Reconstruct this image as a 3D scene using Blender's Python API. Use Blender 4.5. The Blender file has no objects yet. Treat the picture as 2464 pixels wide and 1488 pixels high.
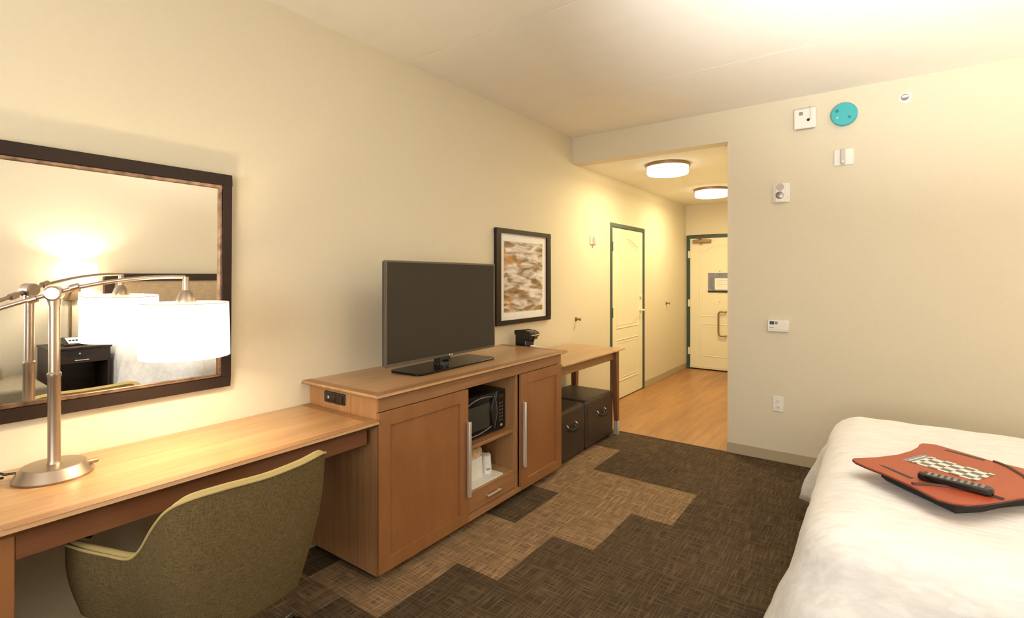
import bpy, bmesh, math, random
from mathutils import Vector, Matrix
random.seed(7)
PI = math.pi
S = bpy.context.scene
COL = S.collection
# ------------------------------------------------------------------ camera, world, light, exposure
S.view_settings.view_transform = 'Standard'
S.view_settings.look = 'None'
S.view_settings.gamma = 1.0
S.view_settings.use_curve_mapping = False
S.view_settings.exposure = 0.2
cam_d = bpy.data.cameras.new('camera')
cam_d.sensor_width = 36.0
cam_d.lens = 1220.0 / 2464.0 * 36.0
cam_d.shift_y = (665.0 - 744.0) / 2464.0
cam_d.clip_start = 0.02
cam = bpy.data.objects.new('camera', cam_d)
cam.location = (2.453, 0.0, 1.45)
cam.rotation_euler = (PI / 2, 0.0, math.atan(879.0 / 1220.0))
COL.objects.link(cam)
S.camera = cam
W = bpy.data.worlds.new('world'); S.world = W; W.use_nodes = True
W.node_tree.nodes['Background'].inputs[0].default_value = (0.75, 0.85, 1.0, 1)
W.node_tree.nodes['Background'].inputs[1].default_value = 0.6

WARM = (1.0, 0.83, 0.52)
HALLC = (1.0, 0.82, 0.45)
SOFT = (1.0, 0.86, 0.66)
DAY = (1.0, 0.965, 0.91)
def lamp(name, kind, loc, power, color, rot=(0, 0, 0), size=0.1, size_y=None):
    d = bpy.data.lights.new(name, kind); d.energy = power; d.color = color
    if kind == 'AREA':
        d.shape = 'RECTANGLE' if size_y else 'DISK'; d.size = size
        if size_y: d.size_y = size_y
    elif kind == 'POINT': d.shadow_soft_size = size
    o = bpy.data.objects.new(name, d); o.location = loc; o.rotation_euler = rot
    COL.objects.link(o); return o
lamp('window_daylight', 'AREA', (2.5, -2.10, 1.55), 105, DAY, (PI/2 + math.radians(35), 0, 0), 2.4, 1.5)
def spot(name, loc, target, power, color, angle, size):
    d = bpy.data.lights.new(name, 'SPOT'); d.energy = power; d.color = color; d.spot_size = math.radians(angle); d.spot_blend = 1.0; d.shadow_soft_size = size
    o = bpy.data.objects.new(name, d); o.location = loc; o.rotation_euler = (Vector(target) - Vector(loc)).to_track_quat('-Z', 'Y').to_euler(); COL.objects.link(o)
spot('camera_bounce_flash', (2.9, .75, 1.15), (2.95, 2.10, 2.82), 620, (1.0, .985, .98), 84, .06)

# ------------------------------------------------------------------ materials
def mat(name, color, rough=0.6, metal=0.0, spec=0.5, noise=0.0, nscale=40.0, bump=0.0, bscale=200.0, emis=None, es=0.0, coat=0.0, sheen=0.0):
    m = bpy.data.materials.new(name); m.use_nodes = True
    nt = m.node_tree; b = nt.nodes['Principled BSDF']
    b.inputs['Base Color'].default_value = (*color, 1); b.inputs['Roughness'].default_value = rough
    b.inputs['Metallic'].default_value = metal; b.inputs['Specular IOR Level'].default_value = spec
    b.inputs['Coat Weight'].default_value = coat; b.inputs['Sheen Weight'].default_value = sheen
    tc = nt.nodes.new('ShaderNodeTexCoord')
    if noise:
        n = nt.nodes.new('ShaderNodeTexNoise'); n.inputs['Scale'].default_value = nscale; n.inputs['Detail'].default_value = 4
        nt.links.new(tc.outputs['Object'], n.inputs['Vector'])
        mr = nt.nodes.new('ShaderNodeMapRange'); mr.inputs['From Min'].default_value = .3; mr.inputs['From Max'].default_value = .7
        mr.inputs['To Min'].default_value = 1 - noise; mr.inputs['To Max'].default_value = 1 + noise
        nt.links.new(n.outputs['Fac'], mr.inputs['Value'])
        mx = nt.nodes.new('ShaderNodeVectorMath'); mx.operation = 'SCALE'; mx.inputs[0].default_value = color
        nt.links.new(mr.outputs['Result'], mx.inputs['Scale']); nt.links.new(mx.outputs['Vector'], b.inputs['Base Color'])
    if bump:
        n2 = nt.nodes.new('ShaderNodeTexNoise'); n2.inputs['Scale'].default_value = bscale; n2.inputs['Detail'].default_value = 3
        nt.links.new(tc.outputs['Object'], n2.inputs['Vector'])
        bp = nt.nodes.new('ShaderNodeBump'); bp.inputs['Strength'].default_value = bump; bp.inputs['Distance'].default_value = .004
        nt.links.new(n2.outputs['Fac'], bp.inputs['Height']); nt.links.new(bp.outputs['Normal'], b.inputs['Normal'])
    if emis:
        b.inputs['Emission Color'].default_value = (*emis, 1); b.inputs['Emission Strength'].default_value = es
    return m

def grainmat(name, c1, c2, stretch, rough=0.4, contrast=1.0, seam=None, coat=0.0, bump=0.05):
    """wood: noise stretched along one axis; stretch = (sx,sy,sz) frequency per axis"""
    m = bpy.data.materials.new(name); m.use_nodes = True
    nt = m.node_tree; b = nt.nodes['Principled BSDF']; L = nt.links
    b.inputs['Roughness'].default_value = rough; b.inputs['Coat Weight'].default_value = coat
    b.inputs['Coat Roughness'].default_value = .25
    tc = nt.nodes.new('ShaderNodeTexCoord')
    def nz(sc, det, dist=0.0):
        mp = nt.nodes.new('ShaderNodeMapping'); mp.inputs['Scale'].default_value = sc
        L.new(tc.outputs['Object'], mp.inputs['Vector'])
        n = nt.nodes.new('ShaderNodeTexNoise'); n.inputs['Scale'].default_value = 1; n.inputs['Detail'].default_value = det
        n.inputs['Distortion'].default_value = dist
        L.new(mp.outputs['Vector'], n.inputs['Vector']); return n
    a = nz(stretch, 5, .3); f = nz(tuple(s * 4.5 for s in stretch), 3)
    g = nz(tuple(s * .22 for s in stretch), 2)
    def mth(op, x, y):
        n = nt.nodes.new('ShaderNodeMath'); n.operation = op
        for i, v in enumerate((x, y)):
            if isinstance(v, (int, float)): n.inputs[i].default_value = v
            else: L.new(v, n.inputs[i])
        return n.outputs[0]
    t = mth('ADD', mth('MULTIPLY', a.outputs['Fac'], .5), mth('ADD', mth('MULTIPLY', f.outputs['Fac'], .2), mth('MULTIPLY', g.outputs['Fac'], .3)))
    mr = nt.nodes.new('ShaderNodeMapRange'); mr.inputs['From Min'].default_value = .5 - .16 / contrast; mr.inputs['From Max'].default_value = .5 + .16 / contrast
    L.new(t, mr.inputs['Value'])
    mx = nt.nodes.new('ShaderNodeMix'); mx.data_type = 'RGBA'
    mx.inputs['A'].default_value = (*c1, 1); mx.inputs['B'].default_value = (*c2, 1)
    L.new(mr.outputs['Result'], mx.inputs['Factor']); out = mx.outputs['Result']
    if seam:   # planks along y: width seam[0], length seam[1]
        sx = nt.nodes.new('ShaderNodeSeparateXYZ'); L.new(tc.outputs['Object'], sx.inputs[0])
        bk = nt.nodes.new('ShaderNodeTexBrick'); cb = nt.nodes.new('ShaderNodeCombineXYZ')
        L.new(sx.outputs['Y'], cb.inputs['X']); L.new(sx.outputs['X'], cb.inputs['Y']); L.new(cb.outputs[0], bk.inputs['Vector'])
        bk.inputs['Scale'].default_value = 1; bk.inputs['Brick Width'].default_value = seam[1]; bk.inputs['Row Height'].default_value = seam[0]
        bk.inputs['Mortar Size'].default_value = .0012; bk.offset = .37
        bk.inputs['Color1'].default_value = (1, 1, 1, 1); bk.inputs['Color2'].default_value = (.84, .82, .8, 1); bk.inputs['Mortar'].default_value = (.7, .66, .6, 1)
        m2 = nt.nodes.new('ShaderNodeMix'); m2.data_type = 'RGBA'; m2.blend_type = 'MULTIPLY'; m2.inputs['Factor'].default_value = 1
        L.new(out, m2.inputs['A']); L.new(bk.outputs['Color'], m2.inputs['B']); out = m2.outputs['Result']
    L.new(out, b.inputs['Base Color'])
    if bump:
        bp = nt.nodes.new('ShaderNodeBump'); bp.inputs['Strength'].default_value = bump; bp.inputs['Distance'].default_value = .003
        L.new(f.outputs['Fac'], bp.inputs['Height']); L.new(bp.outputs['Normal'], b.inputs['Normal'])
    return m

def weavemat(name, c1, c2, fa=(350, 18, 350), fb=(18, 350, 18), rough=.95, bump=.4, tone=False, c1b=None, c2b=None, lo=.42, hi=.68, sheen=0.0):
    m = bpy.data.materials.new(name); m.use_nodes = True
    nt = m.node_tree; b = nt.nodes['Principled BSDF']; L = nt.links
    b.inputs['Roughness'].default_value = rough; b.inputs['Specular IOR Level'].default_value = .15; b.inputs['Sheen Weight'].default_value = sheen
    tc = nt.nodes.new('ShaderNodeTexCoord'); outs = []
    for sc in (fa, fb):
        mp = nt.nodes.new('ShaderNodeMapping'); mp.inputs['Scale'].default_value = sc
        n = nt.nodes.new('ShaderNodeTexNoise'); n.inputs['Scale'].default_value = 1; n.inputs['Detail'].default_value = 3
        L.new(tc.outputs['Object'], mp.inputs['Vector']); L.new(mp.outputs['Vector'], n.inputs['Vector']); outs.append(n.outputs['Fac'])
    mxm = nt.nodes.new('ShaderNodeMath'); mxm.operation = 'MAXIMUM'; L.new(outs[0], mxm.inputs[0]); L.new(outs[1], mxm.inputs[1])
    mr = nt.nodes.new('ShaderNodeMapRange'); mr.inputs['From Min'].default_value = lo; mr.inputs['From Max'].default_value = hi
    L.new(mxm.outputs[0], mr.inputs['Value'])
    mx = nt.nodes.new('ShaderNodeMix'); mx.data_type = 'RGBA'; mx.inputs['A'].default_value = (*c1, 1); mx.inputs['B'].default_value = (*c2, 1)
    L.new(mr.outputs['Result'], mx.inputs['Factor']); out = mx.outputs['Result']
    if tone:
        at = nt.nodes.new('ShaderNodeAttribute'); at.attribute_name = 'tone'
        m3 = nt.nodes.new('ShaderNodeMix'); m3.data_type = 'RGBA'; m3.inputs['A'].default_value = (*c1b, 1); m3.inputs['B'].default_value = (*c2b, 1)
        L.new(mr.outputs['Result'], m3.inputs['Factor'])
        m4 = nt.nodes.new('ShaderNodeMix'); m4.data_type = 'RGBA'; L.new(at.outputs['Fac'], m4.inputs['Factor'])
        L.new(out, m4.inputs['A']); L.new(m3.outputs['Result'], m4.inputs['B']); out = m4.outputs['Result']
    L.new(out, b.inputs['Base Color'])
    bp = nt.nodes.new('ShaderNodeBump'); bp.inputs['Strength'].default_value = bump; bp.inputs['Distance'].default_value = .003
    L.new(mxm.outputs[0], bp.inputs['Height']); L.new(bp.outputs['Normal'], b.inputs['Normal'])
    return m

M = {}
WALLC = (0.69, 0.62, 0.475)
M['wall'] = mat('wallpaper_cream', WALLC, .75, spec=.2, noise=.010, nscale=40, bump=.12, bscale=260)
M['ceil'] = mat('ceiling_paint', (0.84, 0.80, 0.72), .9, spec=.1, noise=.015, nscale=5, bump=.1, bscale=90)
M['base'] = mat('baseboard_vinyl', (0.44, 0.36, 0.24), .5)
M['corner'] = mat('corner_guard_vinyl', (0.70, 0.62, 0.46), .3)
M['carpet'] = weavemat('carpet_tiles', (.042, .028, .016), (.125, .085, .048), (130, 7, 30), (7, 130, 30), tone=True,
                       c1b=(.15, .092, .048), c2b=(.38, .25, .138), lo=.46, hi=.72)
M['vinyl'] = grainmat('hall_plank_floor', (.29, .135, .048), (.46, .24, .095), (16, 1.6, 16), .38, 1.1, seam=(.152, 1.22))
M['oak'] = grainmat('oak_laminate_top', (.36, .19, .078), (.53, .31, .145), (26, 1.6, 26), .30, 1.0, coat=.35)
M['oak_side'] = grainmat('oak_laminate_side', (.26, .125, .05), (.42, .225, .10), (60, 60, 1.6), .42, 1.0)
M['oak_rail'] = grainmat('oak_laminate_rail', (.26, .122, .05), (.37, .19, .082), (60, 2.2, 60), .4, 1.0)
M['edge'] = grainmat('walnut_edge', (.15, .055, .024), (.22, .088, .038), (30, 2, 30), .35, .8, coat=.2)
M['door'] = grainmat('maple_stained_door', (.225, .090, .030), (.31, .135, .048), (7, 7, 2.2), .38, .9, coat=.15)
M['green_trim'] = mat('dark_green_metal', (.040, .070, .055), .4)
M['door_white'] = mat('cream_door_paint', (.80, .74, .56), .42)
M['black_frame'] = mat('dark_brown_frame', (.020, .010, .007), .45, spec=.3)
M['mirror_bead'] = mat('aged_bronze_bead', (.30, .19, .13), .35, metal=.8, noise=.5, nscale=30)
M['glass_mirror'] = mat('mirror_silver', (.93, .93, .92), .0, metal=1.0)
M['nickel'] = mat('brushed_nickel', (.46, .37, .30), .36, metal=1.0)
M['nickel_soft'] = mat('satin_nickel', (.80, .77, .72), .48, metal=.85)
M['dark_metal'] = mat('dark_polished_metal', (.28, .26, .23), .3, metal=.9)
M['bronze'] = mat('bronze_metal', (.34, .24, .14), .4, metal=.9)
M['black'] = mat('black_plastic', (.010, .009, .008), .3)
M['gloss_black'] = mat('gloss_black_plastic', (.008, .007, .006), .12)
M['stand_black'] = mat('tv_stand_black', (.008, .007, .006), .25, spec=.2)
M['screen'] = mat('tv_screen', (.036, .029, .021), .04, spec=.35)
M['bezel'] = mat('tv_bezel', (.16, .14, .12), .35, metal=.7)
M['white'] = mat('white_plastic', (.80, .77, .70), .4)
M['offwhite'] = mat('cream_plastic', (.72, .66, .54), .45)
M['grey'] = mat('grey_plastic', (.25, .24, .22), .5)
M['paper'] = mat('white_paper', (.82, .80, .76), .8, noise=.03)
M['crinkle'] = mat('brown_paper_wrap', (.62, .45, .30), .8, noise=.3, nscale=60, bump=.5, bscale=80)
M['teal'] = mat('teal_cap_plastic', (.045, .42, .46), .4)
M['teal_dark'] = mat('teal_cap_recess', (.02, .20, .24), .5)
M['leather'] = mat('brown_leatherette', (.045, .029, .022), .42, noise=.15, nscale=12, bump=.25, bscale=320)
M['linen'] = weavemat('white_bed_linen', (.74, .72, .70), (.84, .83, .81), (9, 46, 20), (14, 70, 30), rough=.9, bump=.55, sheen=.2)
M['sheet'] = mat('peach_sheet', (.80, .68, .58), .9, spec=.1)
M['chair_fab'] = weavemat('olive_chair_fabric', (.066, .046, .018), (.170, .122, .054), (60, 60, 620), (620, 620, 60), lo=.40, hi=.68, bump=.5)
M['chair_pipe'] = mat('olive_chair_piping', (.42, .33, .13), .8)
M['sofa_fab'] = mat('taupe_sofa_fabric', (.26, .22, .15), .9, noise=.2, nscale=90)
M['dark_wood'] = grainmat('espresso_wood', (.020, .011, .007), (.045, .026, .018), (20, 2, 20), .4, 1.0)
M['head_panel'] = weavemat('tan_headboard_fabric', (.42, .31, .19), (.56, .43, .28), (200, 12, 200), (200, 200, 12), bump=.2)
M['orange'] = mat('orange_lap_desk', (.38, .068, .026), .38, noise=.05, nscale=10, coat=.1)
M['brown_line'] = mat('brown_lap_strip', (.06, .022, .015), .5)
M['cush'] = mat('black_cushion_cloth', (.02, .016, .014), .85)
def shade_mat(name, col, st, trans=0):
    m = bpy.data.materials.new(name); m.use_nodes = True; nt = m.node_tree
    b = nt.nodes['Principled BSDF']; b.inputs['Base Color'].default_value = (.85, .80, .70, 1); b.inputs['Roughness'].default_value = .9
    b.inputs['Emission Color'].default_value = (*col, 1); b.inputs['Emission Strength'].default_value = st
    if trans:
        tr = nt.nodes.new('ShaderNodeBsdfTranslucent'); tr.inputs[0].default_value = (.9, .82, .68, 1)
        x = nt.nodes.new('ShaderNodeMixShader'); x.inputs[0].default_value = trans; out = nt.nodes['Material Output']
        nt.links.new(b.outputs[0], x.inputs[1]); nt.links.new(tr.outputs[0], x.inputs[2]); nt.links.new(x.outputs[0], out.inputs[0])
    return m
M['shade'] = shade_mat('lit_linen_shade', (1.0, .94, .84), 1.5, .4)
M['glow'] = shade_mat('lit_glass_diffuser', (1.0, .93, .78), 3.2)
# framed print: blurred water and rock
def printmat():
    m = bpy.data.materials.new('stream_print'); m.use_nodes = True; nt = m.node_tree; L = nt.links
    b = nt.nodes['Principled BSDF']; b.inputs['Roughness'].default_value = .25
    tc = nt.nodes.new('ShaderNodeTexCoord')
    def nz(sc, det, dist, loc=(0, 0, 0)):
        mp = nt.nodes.new('ShaderNodeMapping'); mp.inputs['Scale'].default_value = sc; mp.inputs['Location'].default_value = loc
        mp.inputs['Rotation'].default_value = (.25, 0, 0)
        L.new(tc.outputs['Object'], mp.inputs['Vector'])
        n = nt.nodes.new('ShaderNodeTexNoise'); n.inputs['Scale'].default_value = 1; n.inputs['Detail'].default_value = det
        n.inputs['Distortion'].default_value = dist; L.new(mp.outputs['Vector'], n.inputs['Vector']); return n.outputs['Fac']
    a = nz((4, 5.5, 21), 5, .6)
    cr = nt.nodes.new('ShaderNodeValToRGB'); L.new(a, cr.inputs['Fac']); e = cr.color_ramp.elements
    e[0].position = .30; e[0].color = (.13, .085, .05, 1); e[1].position = .64; e[1].color = (.78, .74, .73, 1)
    for p, c in ((.42, (.30, .18, .09, 1)), (.47, (.36, .33, .30, 1)), (.54, (.60, .52, .48, 1))):
        k = e.new(p); k.color = c
    o = nz((4, 4.5, 5), 2, .4, (3, 1, 0))
    cr2 = nt.nodes.new('ShaderNodeValToRGB'); L.new(o, cr2.inputs['Fac']); e = cr2.color_ramp.elements
    e[0].position = .60; e[0].color = (0, 0, 0, 1); e[1].position = .70; e[1].color = (1, 1, 1, 1)
    mx = nt.nodes.new('ShaderNodeMix'); mx.data_type = 'RGBA'; L.new(cr2.outputs['Color'], mx.inputs['Factor'])
    L.new(cr.outputs['Color'], mx.inputs['A']); mx.inputs['B'].default_value = (.50, .24, .06, 1)
    L.new(mx.outputs['Result'], b.inputs['Base Color']); return m
M['print'] = printmat()
def checkmat():
    m = bpy.data.materials.new('channel_card_print'); m.use_nodes = True; nt = m.node_tree; L = nt.links
    b = nt.nodes['Principled BSDF']; b.inputs['Roughness'].default_value = .4
    tc = nt.nodes.new('ShaderNodeTexCoord'); mp = nt.nodes.new('ShaderNodeMapping'); L.new(tc.outputs['Object'], mp.inputs['Vector'])
    mp.inputs['Scale'].default_value = (30, 36, 1)
    ck = nt.nodes.new('ShaderNodeTexChecker'); ck.inputs['Scale'].default_value = 1
    ck.inputs['Color1'].default_value = (.80, .76, .68, 1); ck.inputs['Color2'].default_value = (.16, .15, .13, 1)
    L.new(mp.outputs['Vector'], ck.inputs['Vector']); L.new(ck.outputs['Color'], b.inputs['Base Color']); return m
M['card'] = checkmat()

# ------------------------------------------------------------------ mesh helpers
class MB:
    def __init__(s): s.v = []; s.f = []
    def add(s, vs, fs):
        k = len(s.v); s.v += [tuple(x) for x in vs]; s.f += [tuple(i + k for i in f) for f in fs]; return s
    def box(s, x0, x1, y0, y1, z0, z1):
        vs = [(x, y, z) for z in (z0, z1) for y in (y0, y1) for x in (x0, x1)]
        return s.add(vs, [(0, 2, 3, 1), (4, 5, 7, 6), (0, 1, 5, 4), (2, 6, 7, 3), (0, 4, 6, 2), (1, 3, 7, 5)])
    def frus(s, lo, hi, z0, z1):   # lo/hi = (x0,x1,y0,y1) rectangles at z0 / z1
        vs = []
        for (a, b, c, d), z in ((lo, z0), (hi, z1)): vs += [(a, c, z), (b, c, z), (a, d, z), (b, d, z)]
        return s.add(vs, [(0, 2, 3, 1), (4, 5, 7, 6), (0, 1, 5, 4), (2, 6, 7, 3), (0, 4, 6, 2), (1, 3, 7, 5)])
    def loft(s, rings, closed=True, caps=(True, True)):
        n = len(rings[0]); k = len(s.v)
        for r in rings: s.v += [tuple(p) for p in r]
        for i in range(len(rings) - 1):
            for j in range(n if closed else n - 1):
                a = k + i * n + j; b = k + i * n + (j + 1) % n; s.f.append((a, b, b + n, a + n))
        if caps[0]: s.f.append(tuple(k + j for j in reversed(range(n))))
        if caps[1]: s.f.append(tuple(k + (len(rings) - 1) * n + j for j in range(n)))
        return s
    def lathe(s, c, prof, axis='z', n=40, caps=(True, True)):
        rings = []
        for r, h in prof:
            ring = []
            for i in range(n):
                a = 2 * PI * i / n; p, q = r * math.cos(a), r * math.sin(a)
                d = {'z': (p, q, h), 'x': (h, p, q), 'y': (q, h, p)}[axis]
                ring.append((c[0] + d[0], c[1] + d[1], c[2] + d[2]))
            rings.append(ring)
        return s.loft(rings, True, caps)
    def tube(s, pts, r, n=12, closed=False, rs=None):
        pts = [Vector(p) for p in pts]; m = len(pts); rings = []; prev = None
        for i, p in enumerate(pts):
            if closed: t = pts[(i + 1) % m] - pts[i - 1]
            else: t = pts[min(i + 1, m - 1)] - pts[max(i - 1, 0)]
            t.normalize()
            if prev is None:
                a = Vector((0, 0, 1)) if abs(t.z) < .9 else Vector((1, 0, 0)); u = t.cross(a).normalized()
            else: u = (prev - t * prev.dot(t)).normalized()
            prev = u; w = t.cross(u); rr = rs[i] if rs else r
            rings.append([p + u * (rr * math.cos(2 * PI * k / n)) + w * (rr * math.sin(2 * PI * k / n)) for k in range(n)])
        if closed:
            rings.append(rings[0]); return s.loft(rings, True, (False, False))
        return s.loft(rings)
    def prism(s, poly, a, b, axis='z'):
        def P(p, h): return {'z': (p[0], p[1], h), 'x': (h, p[0], p[1]), 'y': (p[0], h, p[1])}[axis]
        return s.loft([[P(p, a) for p in poly], [P(p, b) for p in poly]])
    def grid(s, fn, nu, nv):
        k = len(s.v)
        for i in range(nu + 1):
            for j in range(nv + 1): s.v.append(tuple(fn(i / nu, j / nv)))
        for i in range(nu):
            for j in range(nv):
                a = k + i * (nv + 1) + j; s.f.append((a, a + 1, a + nv + 2, a + nv + 1))
        return s
    def obj(s, name, m, parent=None, bevel=0.0, smooth=None, seg=2, sub=0, raw=False):
        off = Vector((0, 0, 0))
        if parent and not raw:
            r = parent
            while r.parent: r = r.parent
            if not r.get('_local'): off = Vector(r.location)
        me = bpy.data.meshes.new(name); me.from_pydata([tuple(Vector(v) - off) for v in s.v], [], s.f)
        bm = bmesh.new(); bm.from_mesh(me); bmesh.ops.remove_doubles(bm, verts=bm.verts, dist=1e-6)
        bmesh.ops.recalc_face_normals(bm, faces=bm.faces)
        bm.to_mesh(me); bm.free(); me.update()
        o = bpy.data.objects.new(name, me); COL.objects.link(o); me.materials.append(M[m] if isinstance(m, str) else m)
        if parent: o.parent = parent
        if bevel:
            b = o.modifiers.new('bevel', 'BEVEL'); b.width = bevel; b.segments = seg; b.limit_method = 'ANGLE'; b.angle_limit = .6
        if sub:
            b = o.modifiers.new('sub', 'SUBSURF'); b.levels = sub; b.render_levels = sub
        if smooth is not None or bevel or sub:
            ang = smooth if smooth else .6
            me.polygons.foreach_set('use_smooth', [True] * len(me.polygons))
            try: me.set_sharp_from_angle(angle=ang)
            except Exception: pass
        return o
def tag(o, label=None, cat=None, group=None, kind=None):
    if label: o['label'] = label
    if cat: o['category'] = cat
    if group: o['group'] = group
    if kind: o['kind'] = kind
    return o
LOCAL = []
def thing(name, loc, label, cat, rot=None, group=None, kind=None, tilt=None):
    o = bpy.data.objects.new(name, None); COL.objects.link(o); o.empty_display_size = .1
    o.location = loc
    if rot is not None or tilt is not None:
        o.rotation_euler = (0, tilt or 0, rot or 0); o['_local'] = 1; LOCAL.append(o)
    return tag(o, label, cat, group, kind)
def struct(name, mb, m, parent=None, **k):
    o = mb.obj(name, m, parent, **k)
    if not parent: o['kind'] = 'structure'
    return o
def B(): return MB()
def rrect(x0, x1, y0, y1, r, n=6):
    pts = []
    for cx, cy, a0 in ((x1 - r, y1 - r, 0), (x0 + r, y1 - r, 90), (x0 + r, y0 + r, 180), (x1 - r, y0 + r, 270)):
        for i in range(n + 1):
            a = math.radians(a0 + 90 * i / n); pts.append((cx + r * math.cos(a), cy + r * math.sin(a)))
    return pts
def text(name, body, size, m, parent, loc, rot, ext=.0006):
    cu = bpy.data.curves.new(name, 'FONT'); cu.body = body; cu.size = size; cu.extrude = ext; cu.align_x = 'CENTER'; cu.align_y = 'CENTER'
    t = bpy.data.objects.new(name + '_tmp', cu); COL.objects.link(t)
    dg = bpy.context.evaluated_depsgraph_get(); me = bpy.data.meshes.new_from_object(t.evaluated_get(dg))
    bpy.data.objects.remove(t, do_unlink=True); bpy.data.curves.remove(cu)
    me.name = name; me.transform(Matrix.Translation(loc) @ rot)
    r = parent
    while r.parent: r = r.parent
    if not r.get('_local'): me.transform(Matrix.Translation(-Vector(r.location)))
    me.materials.clear(); me.materials.append(M[m]); o = bpy.data.objects.new(name, me); COL.objects.link(o); o.parent = parent; return o
RX = Matrix(((0, 0, 1, 0), (1, 0, 0, 0), (0, 1, 0, 0), (0, 0, 0, 1)))      # text facing +x (reads along +y)
RY = Matrix(((1, 0, 0, 0), (0, 0, -1, 0), (0, 1, 0, 0), (0, 0, 0, 1)))     # text facing -y

# ------------------------------------------------------------------ room
H, HS = 2.82, 2.56            # room ceiling, hall soffit
XF, YF, YE, XR, YB = 1.455, 4.43, 8.10, 4.35, -2.2
D1 = (5.303, 6.336, 2.06)     # hall side door, outer frame
w = B(); t = .12
w.box(-t, 0, YB, D1[0], 0, H).box(-t, 0, D1[1], YE + t, 0, H).box(-t, 0, D1[0], D1[1], D1[2], H)
w.box(-t - .02, -t, D1[0] - .05, D1[1] + .05, 0, D1[2] + .05)
struct('wall_left', w, 'wall')
struct('wall_far', B().box(XF, XR, YF, YF + .14, 0, H).box(0, XF, YF, YF + .14, HS, H), 'wall')
struct('wall_hall_right', B().box(XF, XF + .14, YF + .14, YE, 0, H), 'wall')
D2 = (.011, 1.05, 2.09)
struct('wall_end', B().box(0, D2[0], YE, YE + t, 0, H).box(D2[1], XF + .14, YE, YE + t, 0, H).box(D2[0], D2[1], YE, YE + t, D2[2], H).box(0, XF, YE + t, YE + t + .02, 0, H), 'wall')
struct('wall_right', B().box(XR, XR + t, YB, YF + .14, 0, H), 'wall')
WX0, WX1, WZ0, WZ1 = 1.2, 3.8, .6, 2.4
struct('wall_back', B().box(-t, WX0, YB - t, YB, 0, H).box(WX1, XR + t, YB - t, YB, 0, H).box(WX0, WX1, YB - t, YB, 0, WZ0).box(WX0, WX1, YB - t, YB, WZ1, H), 'wall')
wn = thing('window_1', (2.5, YB, WZ0), None, None, kind='structure')
f = B()
f.box(WX0, WX1, YB - .09, YB - .03, WZ0, WZ0 + .05).box(WX0, WX1, YB - .09, YB - .03, WZ1 - .05, WZ1)
for x in (WX0, 2.475, WX1 - .05): f.box(x, x + .05, YB - .09, YB - .03, WZ0 + .05, WZ1 - .05)
f.obj('window_frame', 'white', wn)
def glassmat():
    m = bpy.data.materials.new('window_glass'); m.use_nodes = True; nt = m.node_tree; nt.nodes.clear()
    o = nt.nodes.new('ShaderNodeOutputMaterial'); a = nt.nodes.new('ShaderNodeBsdfTransparent'); g = nt.nodes.new('ShaderNodeBsdfGlossy'); g.inputs['Roughness'].default_value = .02
    x = nt.nodes.new('ShaderNodeMixShader'); x.inputs[0].default_value = .06
    nt.links.new(a.outputs[0], x.inputs[1]); nt.links.new(g.outputs[0], x.inputs[2]); nt.links.new(x.outputs[0], o.inputs[0]); return m
M['wglass'] = glassmat()
B().box(WX0 + .05, WX1 - .05, YB - .065, YB - .06, WZ0 + .05, WZ1 - .05).obj('window_pane', 'wglass', wn)
# ceiling: concrete planks with shallow joints
c = B()
ys = [YB - t, -1.43, -.21, 1.01, 2.232, 3.47, YF + .14]
for a, b in zip(ys[:-1], ys[1:]):
    c.box(-t, XR + t, a + .0028, b - .0028, H, H + .1)
c.box(-t, XR + t, YB - t, YF + .14, H + .006, H + .12)
struct('ceiling', c, 'ceil')
struct('ceiling_hall', B().box(0, XF, YF + .14, YE, HS, HS + .06), 'ceil')
# floor: carpet tiles
g = B(); tones = []
TS = .508
def tonefor(r, k):
    if k == -1 and r < 4: return 1.0 if r >= 0 else .45
    if r == 3 and k == -2: return 1.0
    if r == 4 and k == -3: return 1.0
    if r == 4 and k == -1: return .06
    if r == 5 and k == -4: return .3
    if r == 1 and k == -2: return .3
    return random.choice((0, .03, .06, .1))
for r in range(-8, 7):
    y0, y1 = max(YB, 1.41 + r * TS), min(YF, 1.41 + (r + 1) * TS)
    if y1 <= y0: continue
    for k in range(-10, 16):
        x0 = .735 + .25 * r + k * TS; x1 = x0 + TS; x0, x1 = max(0, x0), min(XR, x1)
        if x1 <= x0 + .001: continue
        n = len(g.v); g.v += [(x0, y0, 0), (x1, y0, 0), (x1, y1, 0), (x0, y1, 0)]; g.f.append((n, n + 1, n + 2, n + 3)); tones.append(tonefor(r, k))
me = bpy.data.meshes.new('floor'); me.from_pydata(g.v, [], g.f)
at = me.attributes.new('tone', 'FLOAT', 'FACE')
for i, tn in enumerate(tones): at.data[i].value = tn
me.materials.append(M['carpet']); fo = bpy.data.objects.new('floor', me); COL.objects.link(fo); fo['kind'] = 'structure'
struct('floor_hall', B().box(-.14, XF, YF, YE + t, -.05, .0), 'vinyl')
struct('trim_2', B().box(0, XF, YF - .008, YF + .008, 0, .003), 'brown_line')
struct('baseboard_far', B().box(XF - .006, XR, YF - .008, YF, 0, .085).box(XF - .008, XF, YF - .008, YE, 0, .085), 'base', bevel=.003)
struct('baseboard_left', B().box(0, .008, D1[1], YE, 0, .09).box(0, .008, YF, D1[0], 0, .09).box(0, .008, YB, YF, 0, .09), 'base', bevel=.003)
struct('baseboard_right', B().box(XR - .008, XR, YB, YF, 0, .09), 'base', bevel=.003)
struct('baseboard_back', B().box(0, XR, YB, YB + .008, 0, .09), 'base', bevel=.003)
struct('trim_1', B().box(XF - .003, XF + .028, YF - .003, YF, .086, 2.55).box(XF - .003, XF, YF, YF + .028, .086, 2.55), 'corner')

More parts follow.
